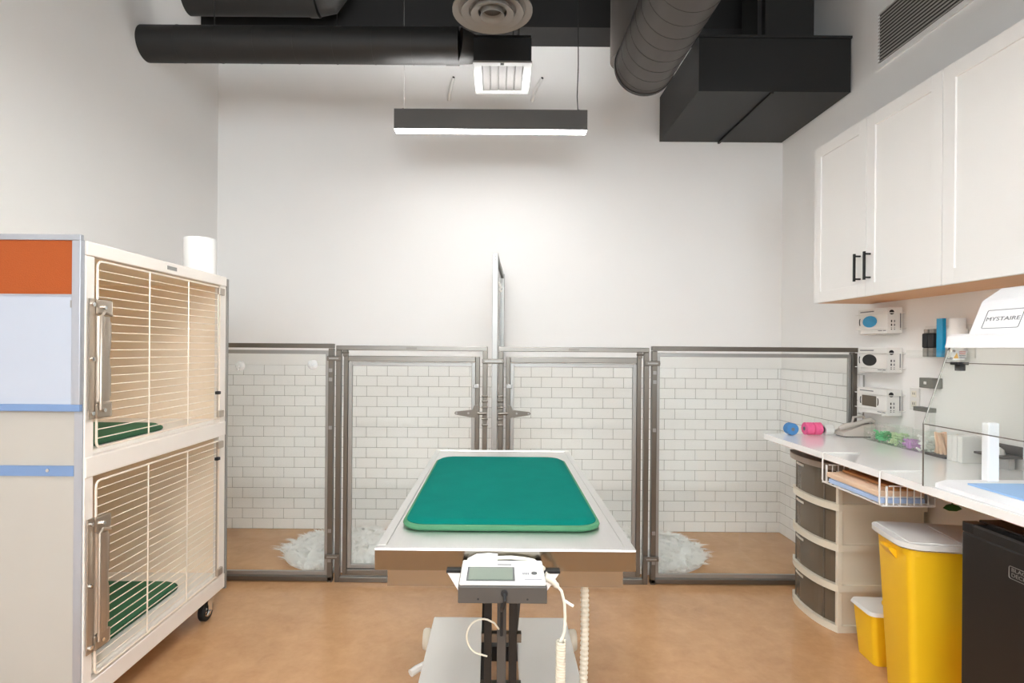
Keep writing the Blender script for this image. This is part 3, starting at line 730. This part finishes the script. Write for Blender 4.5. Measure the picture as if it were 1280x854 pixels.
for k in range(17):
    a = math.radians(60 + 200 * k / 16); P.append((-.026 + .036 * math.cos(a) - .006, 1.27, .742 + .04 * math.sin(a)))
P = [(.004, 1.285, .752), (-.006, 1.272, .772)] + P + [(-.022, 1.274, .696)]
B().tube(P, .0021, 8).build('cable', 'plastic_ivory', t, True)

mt = cushion('padded_mat', 'teal padded mat with green piping lying on the exam table', -.232, .25, 1.392, 2.24, TZ - .0035, .024, 'mat_teal', 'mat_piping', r=.055)

# ------------------------------------------------------------------ wall cabinets
def wcab(y0, y1, doors, label, handles):
    t = thing('wall_cabinet', (2.0, (y0 + y1) / 2, 1.668), label, 'cabinet', 'white wall cabinets')
    z0, z1 = 1.668, 2.562
    box('body', 'cabinet_white', t, 1.852, XR - .001, y0, y1, z0 + .004, z1)
    box('underside', 'wood_under', t, 1.852, XR - .001, y0, y1, z0, z0 + .004)
    for (a, b_), hy in zip(doors, handles):
        a += .0015; b_ -= .0015
        d = box('door', 'cabinet_white', t, 1.838, 1.85, a, b_, z0, z1)
        w_ = .062
        for q in ((a, a + w_, z0, z1), (b_ - w_, b_, z0, z1)): box('stile', 'cabinet_white', d, 1.83, 1.838, *q, bev=.001)
        for q in ((a + w_, b_ - w_, z0, z0 + w_), (a + w_, b_ - w_, z1 - w_, z1)): box('rail', 'cabinet_white', d, 1.83, 1.838, *q, bev=.001)
        if hy:
            h = B(); h.box(1.794, 1.804, hy - .005, hy + .005, 1.745, 1.885, bev=.001)
            for z in (1.757, 1.873): h.box(1.8, 1.83, hy - .004, hy + .004, z - .004, z + .004)
            h.build('handle', 'handle_black', d)
wcab(2.34, 3.292, ((2.826, 3.292), (2.34, 2.826)), 'white shaker wall cabinet with two black handles', (2.868, 2.79))
wcab(1.39, 2.34, ((1.865, 2.34), (1.39, 1.865)), 'white shaker wall cabinet nearest the viewer, above the workstation', (1.905, 1.825))

# ------------------------------------------------------------------ counter
KX, KZ = 1.56, .903
t = thing('countertop', (1.86, 2.1, KZ - .03), 'long white quartz countertop along the right wall', 'counter')
b = B(); b.prism([(KX + .012, G - .006), (KX, G - .02), (KX, .7), (XR, .7), (XR, G - .006)][::-1], KZ - .03, KZ, 'Z')
b.build('slab', 'quartz', t)
box('substrate', 'plywood', t, KX + .05, XR, .72, G - .03, KZ - .048, KZ - .03)
for y in (2.735,): box('support', 'plywood', t, KX + .2, XR, y, y + .015, KZ - .09, KZ - .048)
box('wall_cleat', 'plywood', t, XR - .02, XR, .72, G - .03, KZ - .12, KZ - .048)
box('end_support', 'cabinet_white', t, KX + .03, XR, .72, .74, 0, KZ - .048)

# drawer tower
DY0, DY1, DX = 2.785, 3.215, 1.672
t = thing('drawer_tower', (1.87, 3.0, 0), 'four-drawer beige plastic tower with smoky brown drawers under the counter', 'drawers')
def bow(off, y0=DY0, y1=DY1, n=12, amp=.05):
    return [(DX + off - amp * (1 - abs(2 * k / n - 1) ** 2.6) + .02, y0 + (y1 - y0) * k / n) for k in range(n + 1)]
for k in range(4):
    z = k * .2
    fp = bow(-.012); b = B().prism(fp + [(2.12, DY1), (2.12, DY0)], z, z + .034, 'Z'); b.build('tier_frame', 'plastic_ivory', t)
    for y in (DY0 + .006, DY1 - .012): box('side_panel', 'plastic_ivory', t, DX + .03, 2.11, y + (.008 if y < 3 else 0), y + (.014 if y < 3 else .006), z + .034, z + .2)
    box('corner_post', 'plastic_ivory', t, DX + .005, DX + .03, DY0, DY0 + .02, z + .034, z + .2, bev=.003)
    box('corner_post', 'plastic_ivory', t, DX + .03, DX + .05, DY1 - .02, DY1, z + .034, z + .2, bev=.003)
    box('back_panel', 'plastic_ivory', t, 2.104, 2.11, DY0 + .012, DY1 - .012, z + .034, z + .2)
    fp = bow(.0, DY0 + .022, DY1 - .006, amp=.046); inn = [(p[0] + .006, p[1]) for p in fp]
    d = B().prism(fp + inn[::-1], z + .036, z + .192, 'Z').build('drawer', 'drawer_smoke', t)
    box('drawer_box', 'drawer_dark', d, DX + .03, 2.08, DY0 + .03, DY1 - .03, z + .04, z + .17)
    mid = min(p[0] for p in fp)
    fp2 = [p for p in bow(-.003, DY0 + .022, DY1 - .006, amp=.046)]
    b = B(); b.prism(fp2[7:11] + [(p[0] + .005, p[1]) for p in fp2[7:11]][::-1], z + .166, z + .177, 'Z'); b.build('label_strip', 'drawer_label', d)
    for kk in (2, 10):
        p = fp[kk]; box('rib', 'drawer_dark', d, p[0] - .003, p[0] + .004, p[1] - .006, p[1] + .006, z + .036, z + .19)
b = B().prism(bow(-.03, amp=.055) + [(2.13, DY1), (2.13, DY0)], .8, .83, 'Z'); b.build('top_cover', 'drawer_top', t)

# wire basket hooked on the counter
t = thing('wire_basket', (1.64, 2.48, .77), 'white wire basket hooked under the counter edge holding papers', 'basket')
by0, by1, bx0, bx1, bz0, bz1 = 2.275, 2.692, 1.545, 1.76, .768, .848
def wire(pts, r=.0032, nm='wire'): return B().tube(pts, r, 6).build(nm, 'plastic_white', t, True)
for y in (by0 + .014, by1):
    wire([(1.72, y, KZ + .003), (1.552, y, KZ + .003), (1.546, y, KZ - .002), (bx0, y, bz0 + .012), (bx0 + .004, y, bz0), (bx0 + .02, y, bz0)], .0036, 'hook')
for x in (bx0 + .006, bx1): wire([(x, by0, bz0), (x, by1, bz0)], .0036)
wire([(bx1, by0, bz1), (bx1, by1, bz1)])
for y in (by0, by1):
    wire([(bx0 + .03, y, bz1), (bx1, y, bz1)]); wire([(bx0, y, bz0), (bx1, y, bz0)], .0036)
for y in (by0, by1):
    for k in range(8):
        x = bx0 + .02 + k * (bx1 - bx0 - .02) / 7; wire([(x, y, bz0), (x, y, bz1)], .0022 if k else .0045)
for k in range(1, 12):
    y = by0 + k * (by1 - by0) / 12; wire([(bx1, y, bz1), (bx1, y, bz0), (bx0 + .006, y, bz0)], .0022)
for k in range(1, 5): wire([(bx0 + k * .045, by0, bz0 - .001), (bx0 + k * .045, by1, bz0 - .001)], .0022)
def sheet(nm, m, x0, x1, y0, y1, z, th, lab, cat, grp=None, rx=0, ry=0):
    o = box(nm, m, None, x0, x1, y0, y1, z, z + th, bev=min(.003, th * .3)); tag(o, lab, cat, grp); o.rotation_euler = (rx, ry, 0); return o
sheet('blue_papers', 'paper_blue', 1.556, 1.74, 2.30, 2.66, .772, .02, 'stack of pale blue papers at the bottom of the wire basket', 'paper')
sheet('paper_folder', 'paper_white', 1.562, 1.742, 2.31, 2.655, .7925, .005, 'thin white paper stack in the wire basket under the folder', 'paper')
sheet('folder', 'folder', 1.552, 1.745, 2.31, 2.67, .798, .022, 'thick cream folder lying on top in the wire basket', 'folder')
sheet('envelope', 'envelope', 1.62, 1.752, 2.30, 2.66, .8215, .012, 'brown envelope lying above the folder in the wire basket', 'envelope')

# ------------------------------------------------------------------ yellow bins
t = thing('lidded_bin', (0, 0, 0), 'tall yellow plastic bin with white split lid under the counter', 'bin')
W_, D2 = .46, .31                              # local: x 0..W, y 0..D (near-left corner at the origin)
b = B(); b.prism(rrect(.06, W_ - .06, .05, D2 - .05, .024), 0, .628, 'Z', rrect(.03, W_ - .03, .025, D2 - .025, .024)); b.build('body', 'yellow', t, True)
b = B(); b.prism(rrect(.024, W_ - .024, .02, D2 - .02, .05), .603, .63, 'Z'); b.build('body_rim', 'yellow', t, True)
b = B(); b.prism([(.004, .598), (.03, .563), (.05, .563), (.05, .603), (.004, .603)], .12, .2, 'Y'); b.build('grip', 'yellow', t)
lid = B(); P = rrect(0, W_, 0, D2, .07, 6); P2 = rrect(.006, W_ - .006, .006, D2 - .006, .07, 6)
lid.prism(P2, .631, .637, 'Z', P); lid.prism(P, .637, .657, 'Z'); lid.build('lid_rim', 'plastic_white', t, True)
for x0, x1 in ((.03, .215), (.219, W_ - .02)): box('lid_flap', 'plastic_white', t, x0, x1, .02, D2 - .02, .657, .661, bev=.0015)
t.location = (1.545, 2.15, 0); t.rotation_euler.z = math.radians(-10)

t = thing('lidded_bin', (0, 0, 0), 'small yellow plastic bin with white lid beside the tall yellow bin', 'bin')
b = B(); b.prism(rrect(.03, .27, .02, .16, .02), 0, .225, 'Z', rrect(.012, .285, .008, .175, .02)); b.build('body', 'yellow', t, True)
b = B(); b.prism(rrect(0, .3, 0, .185, .03), .225, .24, 'Z', rrect(.006, .294, .006, .179, .03)); b.build('lid', 'plastic_white', t, True)
box('lid_knob', 'yellow', t, .1, .16, .06, .1, .24, .262, bev=.006)
t.location = (1.638, 2.475, 0); t.rotation_euler.z = math.radians(-4)

t = thing('red_container', (1.82, 2.045, 0), 'red plastic container just showing between the yellow bin and the black fridge', 'container')
b = B(); b.prism(rrect(1.775, 1.95, 1.965, 2.075, .015), 0, .325, 'Z', rrect(1.765, 1.96, 1.962, 2.082, .015)); b.build('body', 'red', t, True)
b = B(); b.prism(rrect(1.755, 1.965, 1.958, 2.088, .015), .325, .345, 'Z'); b.build('lid', 'pinkish', t, True)

# ------------------------------------------------------------------ fridge
t = thing('mini_fridge', (1.85, 1.7, 0), 'black mini fridge under the counter at the right', 'fridge')
box('body', 'fridge', t, 1.655, 2.12, 1.455, 1.945, .02, .815, bev=.004)
d = box('door', 'fridge', t, 1.6, 1.652, 1.452, 1.948, .03, .775, bev=.006)
b = B(); b.prism([(1.6, .775), (1.6, .803), (1.606, .81), (1.612, .803), (1.625, .782), (1.64, .782), (1.646, .81), (1.652, .81), (1.652, .775)], 1.5, 1.9, 'Y'); b.build('door_grip', 'fridge', d)
for y in ((1.452, 1.5), (1.9, 1.948)): box('door_cap', 'fridge', d, 1.6, 1.652, y[0], y[1], .775, .81, bev=.004)
for x in (1.68, 2.08):
    for y in (1.5, 1.9): B().cyl((x, y, 0), (x, y, .021), .015, 12).build('foot', 'rubber', t)
# badge
P = rrect(-.062, .062, -.019, .019, .006, 4)
P3 = [(1.5985, 1.703 - p[0], .706 + p[1]) for p in P]; P3 += P3[:2]
B().tube(P3, .0012, 6).build('badge_border', 'alu_light', d)
text('badge_text', 'BLACK+', .0165, 'alu_light', (1.5992, 1.7582, .7145), (PI / 2, 0, -PI / 2), d, 'LEFT', sx=1.25)
text('badge_text', 'DECKER', .0165, 'alu_light', (1.5992, 1.7582, .6985), (PI / 2, 0, -PI / 2), d, 'LEFT', sx=1.2)

# green sprig under the counter
t = thing('green_sprig', (2.06, 2.56, .69), 'small green leaf hanging under the counter above the tall yellow bin', 'leaf')
B().tube([(2.06, 2.57, KZ - .048), (2.06, 2.565, .73), (2.06, 2.56, .70)], .003, 6).build('stem', 'leaf', t)
b = B(); b.prism([(2.02, .682), (2.04, .672), (2.075, .67), (2.1, .68), (2.085, .694), (2.06, .702), (2.035, .697)], 2.555, 2.565, 'Y'); b.build('leaf', 'leaf', t)

# ------------------------------------------------------------------ workstation hood
HY0, HY1 = 1.15, 2.045
t = thing('hood', (1.83, 1.6, KZ), 'white clear-sided workstation hood standing on the counter', 'hood')
b = B(); b.prism([(1.575, KZ + .001), (2.1, KZ + .001), (2.1, KZ + .028), (1.615, KZ + .028), (1.575, KZ + .016)], HY0, HY1 - .01, 'Y'); b.build('base_tray', 'hood_white', t)
box('rear_plenum', 'hood_grey', t, 1.9, 2.1, HY0, HY1, KZ + .028, 1.406)
box('rear_column', 'hood_white', t, 1.735, 1.775, 2.0, 2.03, KZ + .028, 1.14, bev=.004)
b = B(); sp = [(1.565, KZ + .001), (1.9, KZ + .001), (1.9, 1.406), (1.632, 1.406), (1.54, 1.135), (1.54, KZ + .001)]
sp = [(1.54, KZ + .001), (1.9, KZ + .001), (1.9, 1.406), (1.632, 1.406), (1.54, 1.13)]
B().prism(sp, HY1 - .0, HY1 + .005, 'Y').build('side_pane', 'acrylic', t)
B().prism(sp, HY0 - .005, HY0, 'Y').build('side_pane', 'acrylic', t)
B().tube([(1.54, HY1 + .0025, KZ + .002), (1.54, HY1 + .0025, 1.13), (1.632, HY1 + .0025, 1.406)], .0026, 6).build('pane_edge', 'steel_dark', t)
b = B(); b.prism([(1.54, 1.13), (1.544, 1.129), (1.636, 1.405), (1.632, 1.406)], HY0, HY1, 'Y'); b.build('front_pane', 'acrylic', t)
B().tube([(1.54, HY0, 1.13), (1.54, HY1, 1.13)], .002, 6).build('pane_edge', 'steel_dark', t)
B().tube([(1.618, HY0, 1.352), (1.618, HY1, 1.352)], .0016, 6).build('pane_edge', 'steel_dark', t)
b = B(); b.prism([(1.618, 1.406), (2.1, 1.406), (2.1, 1.455), (1.645, 1.455), (1.628, 1.447)], HY0, HY1 + .006, 'Y'); b.build('top_slab', 'hood_white', t)
b = B(); b.prism([(1.684, 1.455), (2.08, 1.455), (2.08, 1.62), (1.80, 1.62), (1.738, 1.578), (1.73, 1.57)], HY0 + .04, HY1 - .02, 'Y'); b.build('fan_housing', 'hood_white', t)
sl = math.atan2(1.57 - 1.455, 1.73 - 1.684)      # slope of the badge face
def face(y, s): return (1.684 + s * math.cos(sl) - .0008, y, 1.455 + s * math.sin(sl) + .0003)
P = [face(1.912 + p[0], .054 + p[1]) for p in rrect(-.07, .07, -.034, .034, .005, 4)]; P += P[:2]
B().tube(P, .001, 6).build('badge_border', 'print_grey', t)
text('badge_text', 'MYSTAIRE', .0195, 'print_grey', face(1.912, .054), (sl, 0, -PI / 2), t, sx=1.5)
# warning sticker and clip on the far side pane
b = B(); b.prism([(1.632, 1.362), (1.683, 1.362), (1.697, 1.398), (1.642, 1.398)], HY1 - .002, HY1 - .001, 'Y'); b.build('sticker', 'sticker', t)
b = B(); b.prism([(1.643, 1.368), (1.661, 1.368), (1.655, 1.388)], HY1 - .003, HY1 - .002, 'Y'); b.build('warning_mark', 'sticker_yellow', t)
for z in (1.39, 1.383, 1.376, 1.369): box('sticker_print', 'sticker_red' if z > 1.38 else 'print_grey', t, 1.664, 1.686, HY1 - .003, HY1 - .002, z, z + .003)
for x, z in ((1.643, 1.395), (1.633, 1.368)): B().cyl((x, HY1 - .006, z), (x, HY1 + .006, z), .005, 10).build('bolt', 'chrome', t)
b = B(); b.box(1.612, 1.632, 1.975, 2.0, 1.325, 1.348, bev=.002); b.box(1.6, 1.64, 1.97, 2.005, 1.346, 1.356, bev=.002); b.build('pane_clip', 'print_black', t)
o = box('blue_pad', 'blue_pad', None, 1.625, 1.895, HY0 + .03, HY1 - .09, KZ + .0285, KZ + .034); tag(o, 'blue absorbent pad lying inside the workstation hood', 'pad')

# ------------------------------------------------------------------ glove boxes on the right wall
def glove(z0, z1, m, shape, lab, y0=3.015, y1=3.262):
    x0 = 2.072
    t = thing('glove_box', (2.115, (y0 + y1) / 2, z0), lab, 'glove box', 'glove boxes on the wall')
    box('carton', 'plastic_white', t, x0, XR - .01, y0, y1, z0, z1, bev=.002)
    ym, zm = y0 + .145, (z0 + z1) / 2 - .002
    if shape == 'oval': P = [(ym + .06 * math.cos(2 * PI * k / 28), zm + .032 * math.sin(2 * PI * k / 28)) for k in range(28)]
    else: P = rrect(ym - .06, ym + .06, zm - .03, zm + .03, .003, 2)
    B().prism(P, x0 - .0015, x0 + .001, 'X').build('opening', m, t)
    box('print_line', 'print_grey', t, x0 - .0008, x0, y0 + .11, y1 - .02, z1 - .018, z1 - .012)
    box('print_line', 'print_grey', t, x0 - .0008, x0, y0 + .012, y0 + .075, z0 + .012, z0 + .016)
    for q in (ym - .068, ym + .068) if shape != 'oval' else (y1 - .022,):
        pts = [(x0 - .001, q + (.008 * math.cos(a)) * (1 if q > ym else -1), zm + .02 * math.sin(a)) for a in [math.radians(-70 + 140 * i / 8) for i in range(9)]]
        B().tube(pts, .0025, 6).build('print_mark', 'print_black', t)
    # printing on the end of the carton
    B().lathe([(.002, -.0008), (.013, -.0008), (.013, 0), (.002, 0)], (x0 + .022, y0, z1 - .026), 20, 'Y').build('print_mark', 'print_black', t)
    for q in range(3):
        for r_ in range(2): box('print_mark', 'print_black' if r_ == 0 else 'print_grey', t, x0 + .018 + r_ * .016, x0 + .024 + r_ * .016, y0 - .0008, y0, z0 + .018 + q * .02, z0 + .03 + q * .02)
    box('print_line', 'print_grey', t, x0 + .066, x0 + .072, y0 - .0008, y0, z0 + .02, z1 - .03)
    h = thing('wire_holder', (2.115, (y0 + y1) / 2, z0 - .004), lab.replace('box of', 'wire wall holder gripping the box of') if False else 'white wire wall holder around the ' + lab, 'holder', 'wire holders for glove boxes')
    for z in (z0 + .025, z1 - .03):
        B().tube([(XR, y0 - .012, z), (x0 - .006, y0 - .012, z), (x0 - .006, y1 + .012, z), (XR, y1 + .012, z)], .0026, 6).build('wire', 'plastic_white', h)
    for y in (y0 + .03, y1 - .03):
        B().tube([(XR - .004, y, z1 - .03), (XR - .004, y, z0 - .004), (x0 - .006, y, z0 - .004), (x0 - .006, y, z0 + .025)], .0026, 6).build('wire', 'plastic_white', h)
glove(1.49, 1.628, 'oval_blue', 'oval', 'white glove box with blue oval opening')
glove(1.277, 1.412, 'oval_black', 'oval', 'white glove box with black oval opening')
glove(1.048, 1.186, 'drawer_dark', 'rect', 'white glove box with dark rectangular opening')

# wall shelf with clippers
t = thing('wall_shelf', (2.1, 2.7, 1.36), 'small clear wall shelf beside the workstation hood holding black and blue items', 'shelf')
box('tray', 'acrylic', t, 2.06, XR, 2.56, 2.86, 1.36, 1.366); box('lip', 'acrylic', t, 2.06, 2.064, 2.56, 2.86, 1.366, 1.40)
box('back', 'plastic_white', t, XR - .006, XR, 2.56, 2.86, 1.366, 1.52)
for y, lab in ((2.765, 'black handheld clipper on the wall shelf, farther from the blue pack'), (2.728, 'black handheld clipper on the wall shelf, next to the blue pack')):
    c = thing('clipper', (2.1, y, 1.366), lab, 'clipper', 'black clippers on the wall shelf')
    box('base', 'diffuser_grey', c, 2.083, 2.117, y - .015, y + .015, 1.3665, 1.41, bev=.003)
    box('body', 'print_black', c, 2.08, 2.12, y - .017, y + .017, 1.41, 1.482, bev=.006)
    box('head', 'diffuser_grey', c, 2.086, 2.114, y - .013, y + .013, 1.482, 1.502, bev=.003)
o = B().prism([(2.668, 1.3665), (2.698, 1.3665), (2.698, 1.55), (2.66, 1.55), (2.66, 1.44)], 2.088, 2.104, 'X').build('blue_pack', 'blue_pack'); tag(o, 'bright blue upright foil pack on the wall shelf', 'pack')
for z, r_, h_, w_ in ((1.3665, .035, .083, 'lowest'), (1.45, .038, .049, 'middle'), (1.4995, .032, .048, 'topmost')):
    t = thing('tape_roll', (2.12, 2.615, z), w_ + ' of the white rolls stacked on the wall shelf', 'roll', 'white rolls on the wall shelf')
    B().lathe([(.012, z), (r_, z), (r_, z + h_), (.012, z + h_), (.012, z)], (2.12, 2.615, 0), 24).build('paper', 'paper_white', t, True)
    B().lathe([(.009, z), (.0122, z), (.0122, z + h_), (.009, z + h_), (.009, z)], (2.12, 2.615, 0), 16).build('core', 'envelope', t, True)

t = thing('outlet_box', (XR, 2.79, 1.21), 'grey metal outlet strip on the right wall under the shelf', 'outlet')
box('box', 'outlet_grey', t, XR - .05, XR, 2.75, 2.84, 1.212, 1.262, bev=.003); box('button', 'plastic_white', t, XR - .053, XR - .05, 2.79, 2.806, 1.23, 1.244, bev=.001)
t = thing('wall_outlet', (XR, 2.925, 1.12), 'white double wall socket below the grey outlet strip', 'outlet')
box('plate', 'plastic_white', t, XR - .008, XR, 2.895, 2.965, 1.09, 1.205, bev=.003)
for z in (1.12, 1.172):
    s_ = box('socket', 'plastic_offwhite', t, XR - .01, XR - .008, 2.913, 2.947, z - .016, z + .016, bev=.001)
    for y in (2.923, 2.935): box('slot', 'print_black', s_, XR - .0106, XR - .01, y, y + .003, z - .004, z + .008)
t = thing('paper_pocket', (XR, 2.86, .905), 'white wall pocket with grey top edge leaning behind the clear tubs', 'holder')
box('pocket', 'plastic_white', t, XR - .03, XR, 2.795, 2.895, KZ + .002, 1.09); box('edge', 'outlet_grey', t, XR - .034, XR - .0, 2.79, 2.9, 1.09, 1.112)

# ------------------------------------------------------------------ things along the counter
def wrap(c, r, wd, m, axis, lab):
    t = thing('bandage_roll', (c[0], c[1], KZ), lab, 'bandage roll', 'bandage rolls on the counter')
    cc = (c[0], c[1], KZ + r + .001)
    B().lathe([(r * .3, -wd / 2), (r * .9, -wd / 2), (r, -wd / 2 + .003), (r * .97, -wd / 4), (r, 0), (r * .97, wd / 4), (r, wd / 2 - .003), (r * .9, wd / 2), (r * .3, wd / 2), (r * .3, -wd / 2)], cc, 24, axis).build('wrap', m, t, True)
    B().lathe([(r * .22, -wd / 2 - .001), (r * .31, -wd / 2 - .001), (r * .31, wd / 2 + .001), (r * .22, wd / 2 + .001), (r * .22, -wd / 2 - .001)], cc, 16, axis).build('core', 'print_grey', t, True)
YW = 3.285
wrap((1.70, YW, 0), .034, .05, 'wrap_blue', 'Y', 'blue bandage roll at the far end of the counter')
wrap((1.80, YW, 0), .036, .045, 'wrap_pink', 'X', 'pink bandage roll on the counter next to the blue one')
wrap((1.85, YW, 0), .036, .045, 'wrap_pink', 'X', 'pink bandage roll on the counter next to the white one')
wrap((1.915, YW, 0), .03, .05, 'wrap_white', 'X', 'white bandage roll on the counter past the pink ones')
# grey device
t = thing('telephone', (2.05, 3.2, KZ), 'grey plastic telephone lying on the counter under the glove boxes', 'telephone')
b = B(); b.prism([(1.955, KZ + .006), (2.135, KZ + .004), (2.135, KZ + .075), (2.07, KZ + .07), (1.955, KZ + .026)], 3.2, 3.3, 'Y'); b.build('base', 'device_grey', t)
box('base_gap', 'device_dark', t, 1.97, 2.13, 3.202, 3.298, KZ + .0005, KZ + .008)
b = B(); b.tube([(1.95, 3.23, KZ + .045), (1.98, 3.225, KZ + .06), (2.03, 3.22, KZ + .072), (2.08, 3.22, KZ + .088), (2.12, 3.22, KZ + .098), (2.14, 3.22, KZ + .085)], .014, 10, radii=[.012, .017, .012, .012, .017, .012]); b.build('handset', 'device_grey', t, True)
b = B(); b.tube([(2.05, 3.28, KZ + .06), (2.06, 3.28, KZ + .105), (2.12, 3.28, KZ + .11), (2.13, 3.28, KZ + .07)], .007, 8); b.build('cradle', 'device_grey', t, True)
box('keypad', 'device_dark', t, 2.08, 2.125, 3.24, 3.275, KZ + .071, KZ + .077)

# clear tubs with supplies
def tub(y0, y1, h, m, n, lab, x0=2.03, fill=.5, sz=.012, grp='clear tubs along the counter'):
    t = thing('clear_tub', (2.08, (y0 + y1) / 2, KZ), lab, 'tub', grp)
    x1 = 2.12; b = B()
    b.box(x0, x1, y0, y1, KZ + .001, KZ + .004); b.box(x0, x0 + .002, y0, y1, KZ + .004, KZ + h); b.box(x1 - .002, x1, y0, y1, KZ + .004, KZ + h); b.box(x0, x1, y0, y0 + .002, KZ + .004, KZ + h); b.box(x0, x1, y1 - .002, y1, KZ + .004, KZ + h)
    b.build('tub', 'acrylic', t)
    b = B(); rr = random.Random(n * 13 + int(y0 * 100))
    for i in range(n):
        c = Vector((rr.uniform(x0 + .014, x1 - .014), rr.uniform(y0 + .012, y1 - .012), KZ + .012 + rr.random() * h * fill))
        d = Vector((rr.uniform(-1, 1), rr.uniform(-1, 1), rr.uniform(-.6, .6))).normalized() * sz
        c.x = min(max(c.x, x0 + .016), x1 - .016); c.y = min(max(c.y, y0 + .015), y1 - .015)
        b.cyl(c - d, c + d, sz * .45, 7, r2=sz * .3)
    o = b.build('contents', m, t); o['kind'] = 'stuff'
tub(3.085, 3.14, .07, 'pinkish', 26, 'clear tub of pinkish white pieces beside the telephone', fill=.45, sz=.01)
tub(2.985, 3.08, .10, 'green_caps', 60, 'clear tub of bright green pieces on the counter', fill=.5)
tub(2.885, 2.98, .10, 'pale_green', 40, 'clear tub of pale green pieces on the counter', fill=.5)
tub(2.775, 2.88, .06, 'purple_caps', 45, 'clear tub of purple pieces on the counter', fill=.5)
tub(2.69, 2.77, .11, 'paper_white', 40, 'clear tub of white pads seen through the hood pane', fill=.6, sz=.014)
t = thing('tongue_depressor_tub', (2.07, 2.63, KZ), 'clear tub with dark base holding wooden sticks, seen through the hood pane', 'tub')
b = B(); b.box(2.03, 2.032, 2.57, 2.685, KZ + .012, KZ + .115); b.box(2.118, 2.12, 2.57, 2.685, KZ + .012, KZ + .115); b.box(2.03, 2.12, 2.57, 2.572, KZ + .012, KZ + .115); b.box(2.03, 2.12, 2.683, 2.685, KZ + .012, KZ + .115); b.build('tub', 'acrylic', t)
box('base', 'device_dark', t, 2.028, 2.122, 2.568, 2.687, KZ + .001, KZ + .012)
rr = random.Random(4)
for k in range(10):
    y = 2.585 + rr.random() * .085; x = 2.04 + rr.random() * .065; a = rr.choice((-1, 1)) * rr.uniform(.1, .6); ln = .1
    d = Vector((rr.uniform(-.1, .1), math.sin(a), math.cos(a))) * ln / 2; c = Vector((min(max(x, 2.05), 2.1), min(max(y, 2.61), 2.645), KZ + .063))
    tag(B().tube([c - d, c + d], .0065, 6).build('wooden_stick', 'tongue_wood'), 'flat wooden stick standing in the clear tub behind the hood pane', 'stick', 'wooden sticks in the clear tub')
for k, w_ in enumerate(('nearest the tissue tray', 'in the middle of three', 'nearest the wooden sticks')):
    o = box('carton', 'plastic_white', None, 2.03, 2.12, 2.472 + k * .029, 2.499 + k * .029, KZ + .001, KZ + .118 - .003 * k, bev=.002); tag(o, 'narrow white upright carton on the counter, ' + w_, 'carton', 'narrow white cartons on the counter')
t = thing('tissue_holder', (2.12, 2.38, KZ), 'dark grey wall tray holding a white tissue behind the hood pane', 'tray')
box('stand', 'hood_grey', t, 2.115, 2.14, 2.34, 2.42, KZ + .001, KZ + .05); box('tray', 'device_dark', t, 2.06, 2.15, 2.31, 2.45, KZ + .05, KZ + .06, bev=.003); box('back', 'device_dark', t, 2.14, 2.15, 2.31, 2.45, KZ + .06, KZ + .1, bev=.003)
B().lathe([(.002, KZ + .06), (.03, KZ + .06), (.026, KZ + .078), (.012, KZ + .09), (.002, KZ + .094)], (2.098, 2.38, 0), 10).build('tissue', 'paper_white', t)
